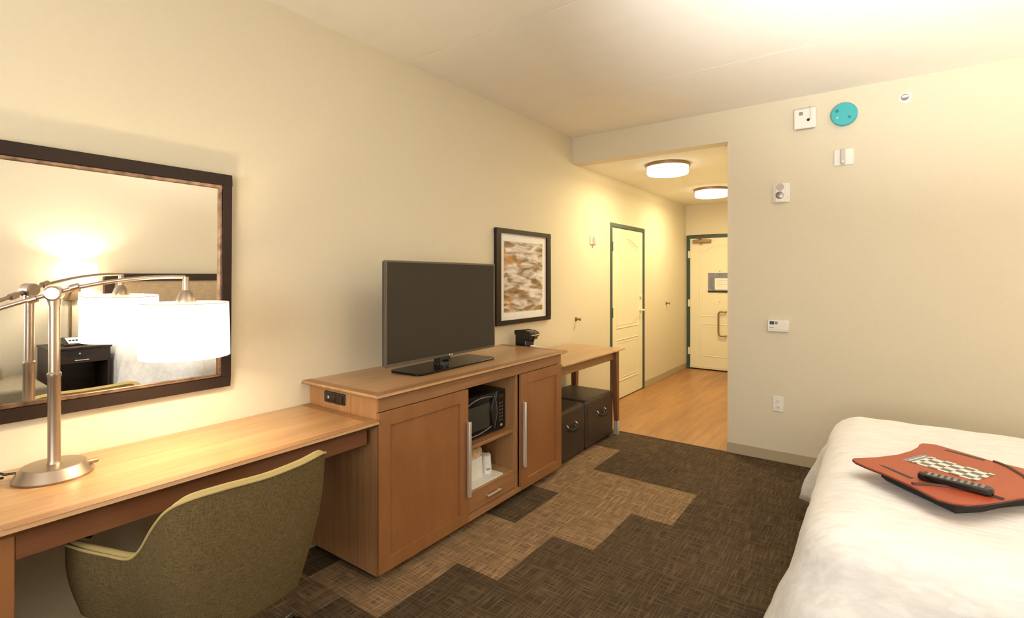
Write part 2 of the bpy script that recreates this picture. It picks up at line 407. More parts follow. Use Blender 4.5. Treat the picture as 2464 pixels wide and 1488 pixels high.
# ------------------------------------------------------------------ doors
def archpanel(y0, y1, z0, zs, zp, n=14):
    """closed outline, arched top (shoulder height zs, peak zp)"""
    pts = [(y0, z0), (y1, z0), (y1, zs)]
    for i in range(1, n):
        s = i / n; x = y1 + (y0 - y1) * s
        c = (math.cos((s - .5) * 2 * PI) + 1) / 2
        pts.append((x, zs + (zp - zs) * c ** 1.0))
    pts.append((y0, zs)); return pts
def mould(parent, pts, fn, r=.006):
    dense = []
    for i in range(len(pts)):
        a, b = pts[i], pts[(i + 1) % len(pts)]; k = 6
        for j in range(k): dense.append((a[0] + (b[0] - a[0]) * j / k, a[1] + (b[1] - a[1]) * j / k))
    B().tube([fn(p) for p in dense], r, 6, closed=True).obj('panel_moulding', 'door_white', parent, smooth=.9)
d1 = thing('door_1', (0, D1[0], 0), None, None, kind='structure')
fr = B(); e = .008
fr.box(-.10, e, D1[0], D1[0] + .05, 0, D1[2]).box(-.10, e, D1[1] - .045, D1[1], 0, D1[2]).box(-.10, e, D1[0] + .05, D1[1] - .045, D1[2] - .045, D1[2])
fr.obj('door_frame', 'green_trim', d1, bevel=.003)
lf = B().box(-.05, -.004, D1[0] + .053, D1[1] - .048, .012, D1[2] - .048).obj('door_leaf', 'door_white', d1, bevel=.002)
a0, a1 = 5.475, 6.135
for k in (0, .035):
    mould(lf, archpanel(a0 + k, a1 - k, .84 + k, 1.82 - k, 1.90 - k), lambda p: (-.0035, p[0], p[1]), .006 if k == 0 else .003)
    mould(lf, [(a0 + k, .22 + k), (a1 - k, .22 + k), (a1 - k, .70 - k), (a0 + k, .70 - k)], lambda p: (-.0035, p[0], p[1]), .006 if k == 0 else .003)
for z in (.28, 1.03, 1.79):
    B().lathe((.006, D1[0] + .053, z - .055), [(.009, 0), (.009, .11)], n=14).box(-.004, .0, D1[0] + .05, D1[0] + .085, z - .055, z + .055).obj('hinge', 'green_trim', d1, smooth=.6)
hd = B().lathe((-.004, 6.22, 1.02), [(.032, 0), (.032, .008), (.012, .012), (.012, .055)], 'x', 24).tube([(.045, 6.22, 1.02), (.05, 6.17, 1.02), (.048, 6.11, 1.018)], .009, 10).obj('door_handle', 'nickel_soft', d1, smooth=.6)
B().lathe((-.004, 6.215, 1.19), [(.026, 0), (.026, .008), (.018, .014)], 'x', 24).box(.008, .024, 6.211, 6.219, 1.175, 1.205).obj('deadbolt', 'nickel_soft', d1, smooth=.6)

d2 = thing('door_2', (D2[0], YE, 0), None, None, kind='structure')
fr = B()
fr.box(D2[0], D2[0] + .052, YE - .008, YE + .09, 0, D2[2]).box(D2[1] - .052, D2[1], YE - .008, YE + .09, 0, D2[2]).box(D2[0] + .052, D2[1] - .052, YE - .008, YE + .09, D2[2] - .048, D2[2])
fr.obj('door_frame', 'green_trim', d2, bevel=.003)
L0, L1 = D2[0] + .055, D2[1] - .055
lf = B().box(L0, L1, YE + .003, YE + .048, .02, D2[2] - .05).obj('door_leaf', 'door_white', d2, bevel=.002)
for k in (0, .035):
    mould(lf, archpanel(.215 + k, L1 - .15 - k, .836 + k, 1.84 - k, 1.93 - k), lambda p: (p[0], YE + .003, p[1]), .006 if k == 0 else .003)
    mould(lf, [(.215 + k, .216 + k), (L1 - .15 - k, .216 + k), (L1 - .15 - k, .707 - k), (.215 + k, .707 - k)], lambda p: (p[0], YE + .003, p[1]), .006 if k == 0 else .003)
B().box(L0, L1, YE - .004, YE + .003, .02, .055).obj('door_sweep', 'offwhite', d2)
for z in (.28, 1.03, 1.79):
    B().lathe((L0, YE - .004, z - .055), [(.008, 0), (.008, .11)], n=14).box(L0 - .03, L0 + .002, YE - .011, YE - .008, z - .055, z + .055).obj('hinge', 'offwhite', d2, smooth=.6)
cl = B().box(.12, .39, YE - .055, YE + .003, 1.965, 2.015).obj('door_closer', 'bronze', d2, bevel=.008)
B().tube([(.24, YE - .06, 2.02), (.18, YE - .05, 2.045), (.36, YE - .035, 2.055)], .008, 8).lathe((.24, YE - .028, 1.94), [(.016, 0), (.016, .09)], n=14).obj('closer_arm', 'bronze', cl, smooth=.6)
hz = [(.62, YE + .003, .913), (.62, YE - .04, .913)]
pts = []
for i in range(9):
    a = PI / 2 * i / 8; pts.append((.545 - .045 * math.sin(a), YE - .045, .868 + .045 * math.cos(a)))
for i in range(9):
    a = PI / 2 * i / 8; pts.append((.545 - .045 * math.cos(a), YE - .045, .591 - .045 * math.sin(a)))
B().tube([(.60, YE + .003, .913), (.60, YE - .04, .913)] + pts + [(.60, YE - .04, .546), (.60, YE + .003, .546)], .013, 12).obj('pull_handle', 'bronze', d2, smooth=.7)
B().lathe((.51, YE - .001, 1.525), [(.008, -.002), (.008, .004)], 'y', 16).obj('peephole', 'bronze', d2)
B().lathe((.51, YE - .001, 1.055), [(.007, -.002), (.007, .004)], 'y', 16).obj('door_bolt', 'bronze', d2)
ev = thing('evacuation_notice', (.52, YE, 1.355), 'blue grey framed notice with a white sheet on the entrance door', 'sign')
B().box(.34, .70, YE - .008, YE + .003, 1.205, 1.50).obj('notice_frame', mat('blue_grey_board', (.20, .21, .27), .5, noise=.25, nscale=12), ev, bevel=.002)
B().box(.338, .702, YE - .012, YE - .004, 1.203, 1.225).obj('notice_rail', 'black', ev)
sh = B().box(.44, .68, YE - .010, YE - .008, 1.245, 1.42).obj('notice_sheet', 'paper', ev)
sb = B()
for i in range(4): sb.box(.47, .47 + (.16, .11, .15, .08)[i], YE - .0106, YE - .010, 1.385 - i * .03, 1.388 - i * .03)
sb.obj('printed_lines', 'grey', sh)

# ------------------------------------------------------------------ hall ceiling lights
def ceiling_light(x, y, label):
    t = thing('ceiling_light', (x, y, HS), label, 'ceiling light', group='round flush lights on the hall ceiling')
    B().lathe((x, y, HS), [(.190, 0), (.212, -.002), (.212, -.030), (.200, -.030)], n=64).obj('canopy', 'bronze', t, smooth=.5)
    B().lathe((x, y, HS), [(.198, -.030), (.198, -.062)], n=64, caps=(False, False)).lathe((x, y, HS), [(.198, -.066), (.198, -.088), (.190, -.098), (.12, -.104), (.0005, -.105)], n=64, caps=(False, False)).obj('diffuser', 'glow', t, smooth=.7)
    B().lathe((x, y, HS), [(.199, -.0615), (.201, -.0615), (.201, -.0665), (.199, -.0665), (.199, -.0615)], n=64, caps=(False, False)).obj('trim_band', 'nickel', t, smooth=.5)
    lamp('hall_lamp', 'AREA', (x, y, HS - .112), 20, HALLC, (0, 0, 0), .36)
    lamp('hall_lamp_rim', 'POINT', (x, y, HS - .13), 7, HALLC, size=.02)
ceiling_light(.765, 4.985, 'round drum flush light on the hall ceiling nearer the bedroom')
ceiling_light(.74, 6.72, 'round drum flush light on the hall ceiling nearer the entrance door')

# ------------------------------------------------------------------ wall mirror (leans forward a degree)
mi = thing('wall_mirror', (0.002, .50, .945), 'large rectangular wall mirror in a dark brown frame above the desk', 'mirror', rot=0, tilt=math.radians(1.0))
MY0, MY1, MH, FW = -.72, .637, .968, .048
f = B()
for (y0, y1, z0, z1) in ((MY0, MY1, 0, FW), (MY0, MY1, MH - FW, MH), (MY0, MY0 + FW, FW, MH - FW), (MY1 - FW + .008, MY1, FW, MH - FW)):
    f.box(0, .034, y0, y1, z0, z1)
f.obj('frame', 'black_frame', mi, bevel=.002)
gI = (MY0 + FW, MY1 - FW + .008, FW, MH - FW); bb = B(); k = .013
for (y0, y1, z0, z1) in ((gI[0], gI[1], gI[2], gI[2] + k), (gI[0], gI[1], gI[3] - k, gI[3]), (gI[0], gI[0] + k, gI[2] + k, gI[3] - k), (gI[1] - k, gI[1], gI[2] + k, gI[3] - k)):
    bb.box(.014, .030, y0, y1, z0, z1)
bb.obj('inner_bead', 'mirror_bead', mi, bevel=.004)
B().box(.004, .018, gI[0], gI[1], gI[2], gI[3]).obj('mirror_glass', 'glass_mirror', mi)

# ------------------------------------------------------------------ desk
dk = thing('desk', (.3, .93, 0), 'long light oak writing desk joined to the television cabinet', 'desk')
B().frus((0.003, .548, .30, 1.548), (0.003, .578, .255, 1.552), .742, .762).frus((0.003, .578, .255, 1.552), (0.003, .572, .26, 1.55), .762, .775).obj('desktop', 'oak', dk, bevel=.001)
ed = B()
ed.box(.530, .575, .30, 1.551, .7751, .7756).box(0.003, .530, 1.505, 1.551, .7751, .7756).box(0.003, .530, .258, .30, .7751, .7756)
ed.obj('edge_banding', 'oak_rail', dk)
B().box(.49, .512, .335, 1.53, .66, .745).obj('apron', 'edge', dk, bevel=.002)
B().box(.02, .515, .285, .335, 0, .742).obj('side_panel', 'door', dk, bevel=.003)
B().box(.44, .49, 1.515, 1.548, .66, .745).obj('corner_block', 'edge', dk)
B().tube([(.44, .452, .70), (.45, .462, .668), (.425, .492, .640), (.40, .53, .612)], .006, 8).obj('power_cable', 'black', dk, smooth=.8)

# ------------------------------------------------------------------ television cabinet
CY0, CY1, CX = 1.56, 3.25, .545
tv = thing('television_cabinet', (.3, 2.4, 0), 'wide wooden cabinet with two panel doors around open cubbies', 'cabinet')
ca = B()
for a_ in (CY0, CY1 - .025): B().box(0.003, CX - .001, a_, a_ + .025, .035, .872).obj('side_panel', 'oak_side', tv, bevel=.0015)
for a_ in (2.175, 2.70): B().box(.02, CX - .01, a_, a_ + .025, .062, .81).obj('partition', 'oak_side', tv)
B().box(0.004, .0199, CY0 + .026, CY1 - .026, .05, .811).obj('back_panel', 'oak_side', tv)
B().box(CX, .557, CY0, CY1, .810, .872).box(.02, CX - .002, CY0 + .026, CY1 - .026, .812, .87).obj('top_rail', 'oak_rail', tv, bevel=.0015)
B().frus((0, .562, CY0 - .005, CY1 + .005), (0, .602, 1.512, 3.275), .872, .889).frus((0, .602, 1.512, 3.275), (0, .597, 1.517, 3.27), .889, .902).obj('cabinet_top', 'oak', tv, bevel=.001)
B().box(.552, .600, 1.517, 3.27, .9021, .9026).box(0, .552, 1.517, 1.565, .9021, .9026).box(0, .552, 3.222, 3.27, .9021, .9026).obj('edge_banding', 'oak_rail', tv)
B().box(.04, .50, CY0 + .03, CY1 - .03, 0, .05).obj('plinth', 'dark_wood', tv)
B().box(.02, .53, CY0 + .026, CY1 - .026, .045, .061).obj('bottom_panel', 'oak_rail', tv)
def cabdoor(y0, y1, hy, lab):
    d = B().box(CX, .562, y0, y0 + .07, .045, .806).box(CX, .562, y1 - .07, y1, .045, .806).box(CX, .562, y0 + .07, y1 - .07, .045, .108).box(CX, .562, y0 + .07, y1 - .07, .736, .806)
    d = d.obj('door', 'door', tv, bevel=.0015)
    B().box(CX - .004, CX + .006, y0 + .06, y1 - .06, .10, .745).obj('door_panel', 'door', d)
    B().box(.562, .592, hy - .003, hy + .003, .20, .625).box(.575, .592, hy - .016, hy + .003, .20, .625).obj('handle', 'nickel_soft', d, bevel=.002)
cabdoor(CY0, 2.20, 2.190, 0); cabdoor(2.725, CY1, 2.748, 1)
sf = B(); sf.box(.02, .515, 2.20, 2.70, .425, .447); sf.obj('shelf', 'oak_rail', tv, bevel=.004)
B().box(.0205, .525, 2.2005, 2.6995, .165, .1848).obj('cubby_floor', 'oak', tv, bevel=.001)
dr = B().box(.515, .532, 2.203, 2.697, .072, .182).obj('drawer', 'oak_rail', tv, bevel=.0015)
B().box(.550, .560, 2.39, 2.52, .122, .132).box(.532, .552, 2.395, 2.405, .123, .131).box(.532, .552, 2.505, 2.515, .123, .131).obj('handle', 'nickel_soft', dr, bevel=.002)
B().box(.51, .562, 2.20, 2.725, .045, .068).obj('bottom_rail', 'oak_rail', tv, bevel=.0015)
ot = B().prism(rrect(.142, .311, .806, .862, .008), CY0 - .008, CY0, 'y').obj('power_outlet', 'black', tv, bevel=.002)
B().box(.156, .236, CY0 - .0105, CY0 - .008, .816, .852).box(.250, .300, CY0 - .012, CY0 - .008, .816, .852).obj('socket_face', 'gloss_black', ot, bevel=.001)
for x_ in (.178, .186): B().box(x_, x_ + .004, CY0 - .0115, CY0 - .0105, .828, .840).obj('socket_slot', 'offwhite', ot)

# ------------------------------------------------------------------ microwave
mw = thing('microwave_oven', (.25, 2.42, .447), 'black microwave oven inside the upper cubby of the cabinet', 'microwave')
mX, m0, m1, mz0, mz1 = .465, 2.213, 2.682, .455, .712
B().box(.10, mX - .02, m0, m1, mz0, mz1).obj('body', 'black', mw, bevel=.006)
for y in (m0 + .04, m1 - .04): B().lathe((.42, y, .447), [(.012, 0), (.012, .01)], n=12).obj('foot', 'black', mw)
dd = B().box(mX - .02, mX, m0, 2.585, mz0 + .004, mz1 - .002).obj('door', 'gloss_black', mw, bevel=.004)
B().box(mX, mX + .001, m0 + .03, 2.52, mz0 + .045, mz1 - .06).obj('door_window', mat('microwave_window', (.045, .045, .035), .25), dd)
def arc(y0, z0, y1, z1, bul, x, n=14):
    return [(x, y0 + (y1 - y0) * i / n, z0 + (z1 - z0) * i / n + bul * math.sin(PI * i / n)) for i in range(n + 1)]
B().tube(arc(m0 + .005, mz1 - .085, 2.55, mz1 - .03, .035, mX + .001), .003, 6).obj('trim_arc', 'grey', dd, smooth=.8)
B().tube(arc(m0 + .005, mz0 + .035, 2.55, mz0 + .045, -.02, mX + .001), .003, 6).obj('trim_arc', 'grey', dd, smooth=.8)
hp = [(2.545 + .028 * math.sin(PI * i / 12), mz0 + .03 + .205 * i / 12) for i in range(13)]
hp2 = [(2.545 - .030 * math.sin(PI * i / 12), mz0 + .03 + .205 * i / 12) for i in range(12, -1, -1)]
B().prism(hp + hp2[1:-1], mX, mX + .018, 'x').obj('door_handle', 'black', dd, bevel=.003)
B().tube([(mX + .012, y + .004, z) for y, z in hp], .003, 8).obj('handle_trim', 'grey', dd, smooth=.8)
cp = B().box(mX - .02, mX, 2.588, m1, mz0 + .004, mz1 - .002).obj('control_panel', 'gloss_black', mw, bevel=.004)
bt = B()
for r in range(6):
    for q in range(2): bt.box(mX, mX + .001, 2.618 + q * .024, 2.630 + q * .024, mz0 + .055 + r * .022, mz0 + .067 + r * .022)
bt.obj('keypad', mat('dim_key_grey', (.09, .085, .08), .5), cp)
B().box(mX, mX + .0015, 2.613, 2.662, mz1 - .052, mz1 - .03).obj('display', 'screen', cp)
B().box(mX, mX + .003, 2.628, 2.648, mz0 + .022, mz0 + .036).obj('open_button', 'nickel_soft', cp)

# ------------------------------------------------------------------ tray, bag, wrapped cup
B().prism(rrect(.30, .515, 2.225, 2.60, .012), .185, .192).obj('coffee_tray', 'white', bevel=.002)
tag(bpy.data.objects['coffee_tray'], 'flat white tray on the floor of the lower cubby', 'tray')
bg = thing('packet_bag', (.40, 2.36, .192), 'tall white holder topped with crinkled brown paper on the tray', 'bag')
B().frus((.35, .45, 2.26, 2.47), (.355, .445, 2.262, 2.466), .192, .325).obj('sleeve', 'paper', bg, bevel=.003)
def crk(i, j, z):
    return z + .012 * math.sin(i * 2.1 + j * 1.3)
rings = []
for z, s in ((.325, 1.0), (.345, .99), (.368, .97), (.385, .93)):
    ring = []
    for i in range(24):
        a = 2 * PI * i / 24; q = max(abs(math.cos(a)), abs(math.sin(a)))
        rr = s * (1 + .05 * math.sin(i * 5.0 + z * 200))
        ring.append((.40 + .044 * math.cos(a) / q * rr, 2.364 + .100 * math.sin(a) / q * rr, z + .004 * math.sin(i * 2.3)))
    rings.append(ring)
B().loft(rings).obj('paper_top', 'crinkle', bg, smooth=.5)
cu = thing('wrapped_cup', (.41, 2.545, .192), 'wrapped white paper cup with an oval emblem on the tray', 'cup')
rings = []
for z, r in ((.192, .038), (.22, .038), (.28, .034), (.300, .032), (.304, .030)):
    rings.append([(.41 + r * math.cos(2 * PI * i / 28) * (1 + .02 * math.sin(i * 3)), 2.545 + r * math.sin(2 * PI * i / 28) * (1 + .02 * math.sin(i * 4)), z) for i in range(28)])
B().loft(rings).obj('cup_body', 'paper', cu, smooth=.6)
em = B(); er = []
for s in (1, .55):
    er.append([(.41 + .0385 * math.cos(-.45 + .32 * s * math.cos(a)) + .0006, 2.545 + .0385 * math.sin(-.45 + .32 * s * math.cos(a)), .222 + .006 * s * math.sin(a)) for a in [2 * PI * i / 24 for i in range(24)]])
em.loft(er, True, (False, False)).obj('oval_emblem', 'black', cu)
B().tube([(.41 + .031 * math.cos(a), 2.545 + .031 * math.sin(a), .302 + .003 * math.sin(5 * a)) for a in [2 * PI * i / 20 for i in range(20)]], .003, 6, closed=True).obj('wrapper_rim', 'paper', cu, smooth=.8)

# ------------------------------------------------------------------ television
te = thing('television', (.325, 2.265, .9026), 'flat black television on the cabinet', 'television', rot=math.radians(2.0))
B().box(-.022, .006, -.485, .485, .068, .628).obj('back_housing', 'black', te, bevel=.004)
bz = B(); q = .010
for (y0, y1, z0, z1) in ((-.49, .49, .062, .062 + q * 1.5), (-.49, .49, .632 - q, .632), (-.49, -.49 + q, .062 + q * 1.5, .632 - q), (.49 - q, .49, .062 + q * 1.5, .632 - q)): bz.box(-.006, .014, y0, y1, z0, z1)
bz = bz.obj('bezel', 'bezel', te, bevel=.002)
B().box(.004, .0105, -.482, .482, .074, .624).obj('screen', 'screen', te)
B().box(-.075, -.02, -.20, .20, .14, .42).obj('rear_cover', 'black', te, bevel=.01)
B().lathe((.014, .02, .0695), [(.006, 0), (.006, .0008)], 'x', 20).obj('brand_roundel', 'nickel_soft', bz)
text('brand_text', 'LG', .0135, 'white', bz, (.0148, .042, .0695), RX)
st = B().prism([(x, y) for x, y in rrect(-.15, .10, -.33, .40, .05)], 0, .012).obj('stand_base', 'stand_black', te, bevel=.004)
B().frus((-.055, .0, -.05, .05), (-.04, -.015, -.035, .035), .012, .20).lathe((-.03, 0, .012), [(.055, 0), (.05, .02), (.03, .03)], n=32).obj('stand_neck', 'gloss_black', te, smooth=.5)

# ------------------------------------------------------------------ side table
tb = thing('side_table', (.3, 3.83, 0), 'honey wooden side table with metal tipped legs past the cabinet', 'table')
TY0, TY1 = 3.252, 4.385
B().frus((.06, .535, TY0, TY1 - .045), (.02, .577, TY0, TY1), .762, .780).frus((.02, .577, TY0, TY1), (.023, .573, TY0, TY1 - .004), .780, .790).obj('tabletop', 'oak', tb, bevel=.001)
B().box(.485, .505, TY0, 4.30, .69, .765).box(.09, .11, TY0, 4.30, .69, .765).box(.10, .49, 4.29, 4.31, .69, .765).box(.10, .49, TY0, TY0 + .02, .69, .765).obj('apron', 'oak_rail', tb)
for (x, y) in ((.50, 4.315), (.09, 4.315)):
    sx = 1 if x > .3 else -1; sy = 1 if y > 4 else -1
    lx = x + .012 * sx; ly = y + .02 * sy
    tp = (x - .032, x + .032, y - .032, y + .032); b1 = (lx - .019, lx + .019, ly - .019, ly + .019); b0 = (lx - .018, lx + .018, ly - .018, ly + .018)
    lg = B().frus(b1, tp, .125, .765).obj('leg', 'edge', tb, bevel=.002)
    B().frus(b0, (b1[0] - .001, b1[1] + .001, b1[2] - .001, b1[3] + .001), 0.0, .125).obj('metal_tip', 'nickel_soft', lg, bevel=.001)

# ------------------------------------------------------------------ ottomans
def ottoman(y0, y1, label):
    t = thing('cube_ottoman', (.27, (y0 + y1) / 2, 0), label, 'ottoman', group='dark brown ottomans stowed under the side table')
    B().box(.05, .503, y0 + .003, y1 - .003, .012, .412).obj('body', 'leather', t, bevel=.030, seg=5)
    yc = (y0 + y1) / 2
    B().tube([(.518, yc - .078, .272), (.530, yc - .066, .262), (.534, yc - .045, .255), (.536, yc, .252), (.534, yc + .045, .255), (.530, yc + .066, .262), (.518, yc + .078, .272)], .0125, 10).obj('handle', 'cush', t, smooth=.8)
    for sg_ in (-1, 1): B().tube([(.503, yc + .070 * sg_, .292), (.512, yc + .072 * sg_, .288), (.522, yc + .074 * sg_, .276), (.512, yc + .072 * sg_, .266), (.503, yc + .070 * sg_, .262)], .004, 8).obj('handle_ring', 'nickel_soft', t, smooth=.8)
    for x in (.09, .46):
        for y in (y0 + .05, y1 - .05): B().lathe((x, y, 0), [(.015, 0), (.015, .013)], n=12).obj('foot', 'black', t)
ottoman(3.262, 3.742, 'dark brown leatherette cube ottoman next to the cabinet')
ottoman(3.758, 4.292, 'dark brown leatherette cube ottoman nearest the carpet edge')

# ------------------------------------------------------------------ coffee maker, cup and cord on the side table
cm = thing('coffee_maker', (.16, 3.40, .79), 'small black single cup coffee maker beside the framed picture', 'coffee maker')
B().box(.075, .185, 3.34, 3.46, .79, .995).obj('tank', 'black', cm, bevel=.012)
B().box(.185, .27, 3.345, 3.455, .79, .803).obj('drip_tray', 'black', cm, bevel=.004)
hd_ = B().prism([(.07, .98), (.07, 1.012), (.12, 1.018), (.19, 1.014), (.220, 1.004), (.232, .992), (.230, .966), (.218, .96), (.212, .94), (.175, .935)], 3.335, 3.465, 'y').obj('brew_head', 'gloss_black', cm, bevel=.006)
B().box(.205, .2335, 3.35, 3.45, .976, .982).obj('lever_trim', 'white', hd_)
B().lathe((.205, 3.40, .925), [(.015, 0), (.02, .03)], n=20).obj('spout', 'black', cm, smooth=.6)
cu2 = thing('paper_cup', (.226, 3.40, .803), 'white paper cup under the coffee maker spout', 'cup')
B().lathe((.226, 3.40, .803), [(.026, 0), (.036, .085), (.038, .087), (.036, .09), (.034, .085), (.025, .003)], n=32, caps=(True, True)).obj('cup_body', 'paper', cu2, smooth=.5)
B().tube([(.255, 3.462, .796), (.285, 3.475, .808), (.325, 3.495, .822), (.36, 3.52, .803), (.38, 3.55, .7945), (.33, 3.62, .7945), (.2, 3.68, .7945), (.02, 3.70, .7945)], .0035, 8).obj('power_cord', 'bronze', smooth=.8)
tag(bpy.data.objects['power_cord'], 'thin looped power cord on the side table beside the coffee maker', 'cord')

# ------------------------------------------------------------------ framed picture
pc = thing('framed_picture', (0, 3.56, 1.445), 'framed print of pale water over brown rocks behind the television', 'picture')
py0, py1, pz0, pz1 = 3.158, 3.972, 1.055, 1.835; q = .062
f = B()
for (y0, y1, z0, z1) in ((py0, py1, pz0, pz0 + .036), (py0, py1, pz1 - .038, pz1), (py0, py0 + q, pz0 + .036, pz1 - .038), (py1 - q, py1, pz0 + .036, pz1 - .038)): f.box(0, .03, y0, y1, z0, z1)
f.obj('frame', 'black_frame', pc, bevel=.003)
B().box(.004, .014, py0 + q - .005, py1 - q + .005, pz0 + .03, pz1 - .033).obj('mat_board', 'paper', pc)
B().box(.014, .0145, 3.272, 3.85, 1.152, 1.735).obj('print', 'print', pc)

# ------------------------------------------------------------------ small wall devices
sg = thing('strobe_light', (0, 4.88, 1.83), 'small cream strobe plate on the hall wall before the side door', 'alarm device', group=None)
B().box(0, .012, 4.80, 4.935, 1.785, 1.875).obj('plate', 'offwhite', sg, bevel=.003)
B().frus((0.012, .048, 4.852, 4.888), (.012, .042, 4.854, 4.886), 1.788, 1.872).obj('strobe_lens', 'white', sg, bevel=.004)
B().box(.012, .02, 4.90, 4.925, 1.80, 1.84).obj('speaker_grille', 'grey', sg, bevel=.002)
def bumper(y, z, label):
    t = thing('wall_hook', (0, y, z), label, 'hook', group='dark hooks on the hall wall')
    B().lathe((0, y, z), [(.022, 0), (.022, .006), (.010, .010), (.009, .035)], 'x', 20).obj('post', 'bronze', t, smooth=.6)
    B().lathe((.035, y, z), [(.010, 0), (.016, .006), (.016, .014), (.008, .020)], 'x', 20).obj('knob', 'bronze', t, smooth=.8)
bumper(4.50, 1.02, 'small dark hook on the wall between the picture and side door')
bumper(7.18, 1.063, 'small dark hook on the wall past the side door')

sd = thing('smoke_detector', (2.01, YF, 2.64), 'square white smoke detector with a black dot high on the wall', 'detector')
B().box(1.937, 2.083, YF - .045, YF, 2.565, 2.715).obj('housing', 'white', sd, bevel=.008)
B().box(1.972, 1.997, YF - .0465, YF - .045, 2.665, 2.690).obj('vent_grille', 'grey', sd)
B().lathe((2.033, YF - .046, 2.625), [(.011, 0), (.011, .003)], 'y', 16).obj('test_button', 'black', sd)
B().box(2.045, 2.060, YF - .058, YF - .045, 2.630, 2.715).obj('strobe_tube', 'nickel_soft', sd, bevel=.003)
B().box(1.95, 2.065, YF - .030, YF - .022, 2.561, 2.566).obj('bottom_slot', 'grey', sd)
bl = thing('capped_detector', (2.257, YF, 2.628), 'round detector under a bright teal cap high on the wall', 'detector')
B().lathe((2.257, YF, 2.628), [(.070, 0), (.070, -.012)], 'y', 48).obj('mount_plate', 'white', bl, smooth=.5)
cp_ = B().lathe((2.257, YF, 2.628), [(.082, -.008), (.083, -.034), (.078, -.042), (.0005, -.044)], 'y', 56).obj('teal_cap', 'teal', bl, smooth=.6)
B().lathe((2.215, YF - .0435, 2.655), [(.012, 0), (.012, -.002)], 'y', 20).obj('cap_recess', 'teal_dark', cp_)
B().lathe((2.29, YF - .0435, 2.60), [(.010, 0), (.010, -.002)], 'y', 20).obj('cap_recess', 'teal_dark', cp_)
B().lathe((2.216, YF - .0435, 2.605), [(.006, 0), (.004, -.003)], 'y', 16).obj('cap_stud', 'paper', cp_)
sp = thing('sprinkler_head', (2.607, YF, 2.685), 'small round white sprinkler rosette at the top right of the wall', 'sprinkler')
B().lathe((2.607, YF, 2.685), [(.038, 0), (.038, -.005), (.024, -.010), (.022, -.004)], 'y', 40).obj('rosette', 'white', sp, smooth=.6)
B().lathe((2.607, YF, 2.685), [(.021, -.003), (.021, -.006)], 'y', 24).obj('cup', 'grey', sp)
B().lathe((2.607, YF, 2.685), [(.006, -.005), (.006, -.030)], 'y', 12).box(2.592, 2.622, YF - .032, YF - .029, 2.677, 2.693).box(2.589, 2.593, YF - .03, YF - .005, 2.682, 2.688).box(2.621, 2.625, YF - .03, YF - .005, 2.682, 2.688).obj('deflector', 'nickel_soft', sp, smooth=.5)
s2 = thing('strobe_light', (2.255, YF, 2.32), 'wide white strobe plate with a narrow lens below the teal cap', 'alarm device')
B().box(2.194, 2.316, YF - .012, YF, 2.262, 2.378).obj('plate', 'white', s2, bevel=.003)
B().prism([(2.232, -.0), (2.238, -.028), (2.262, -.028), (2.268, 0)], 0, 0.001) if False else None
B().box(2.236, 2.264, YF - .040, YF - .012, 2.266, 2.374).obj('strobe_lens', mat('strobe_lens_plastic', (.55, .50, .48), .2), s2, bevel=.006)
B().lathe((2.250, YF - .040, 2.285), [(.007, 0), (.007, -.003)], 'y', 16).obj('lens_bulb', 'white', s2)
al = thing('horn_strobe', (1.848, YF, 2.10), 'white horn strobe with a clear round lens near the hall corner', 'alarm device')
B().box(1.790, 1.908, YF - .014, YF, 2.022, 2.172).obj('plate', 'white', al, bevel=.004)
B().box(1.806, 1.876, YF - .036, YF - .014, 2.022, 2.170).obj('housing', 'white', al, bevel=.008)
B().lathe((1.842, YF - .036, 2.140), [(.028, 0), (.028, -.002)], 'y', 32).obj('speaker_grille', mat('grille_lilac_grey', (.50, .44, .42), .6), al)
B().lathe((1.840, YF - .036, 2.078), [(.028, 0), (.028, -.003), (.020, -.006), (.006, -.007)], 'y', 32).obj('strobe_lens', 'dark_metal', al, smooth=.4)
B().box(1.889, 1.893, YF - .0155, YF - .014, 2.06, 2.065).obj('indicator', 'grey', al)
th = thing('thermostat', (1.827, YF, 1.063), 'white wall thermostat with a small dark display', 'thermostat')
B().box(1.753, 1.901, YF - .024, YF, 1.018, 1.108).obj('housing', 'white', th, bevel=.004)
B().box(1.768, 1.800, YF - .0252, YF - .024, 1.072, 1.098).obj('display', mat('lcd_dark', (.03, .045, .04), .3), th)
B().box(1.806, 1.824, YF - .0252, YF - .024, 1.074, 1.097).obj('button', 'grey', th, bevel=.0005)
B().box(1.755, 1.899, YF - .0246, YF - .024, 1.0305, 1.0315).obj('lid_seam', 'grey', th)
B().box(1.768, 1.796, YF - .0247, YF - .024, 1.046, 1.051).obj('maker_mark', 'grey', th)
ou = thing('wall_outlet', (1.824, YF, .452), 'white duplex wall outlet above the baseboard', 'outlet')
B().box(1.787, 1.862, YF - .007, YF, .392, .512).obj('cover_plate', 'white', ou, bevel=.003)
for z in (.430, .474):
    r_ = B().prism([(1.8245 + .017 * math.cos(a), z + .0145 * math.sin(a)) for a in [2 * PI * i / 24 for i in range(24)]], YF - .010, YF - .007, 'y').obj('receptacle', 'white', ou)
    B().box(1.817, 1.819, YF - .0106, YF - .0099, z - .001, z + .008).box(1.830, 1.832, YF - .0106, YF - .0099, z - .001, z + .008).lathe((1.8245, YF - .0106, z - .007), [(.003, 0), (.003, .0007)], 'y', 10).obj('slot', 'black', r_)

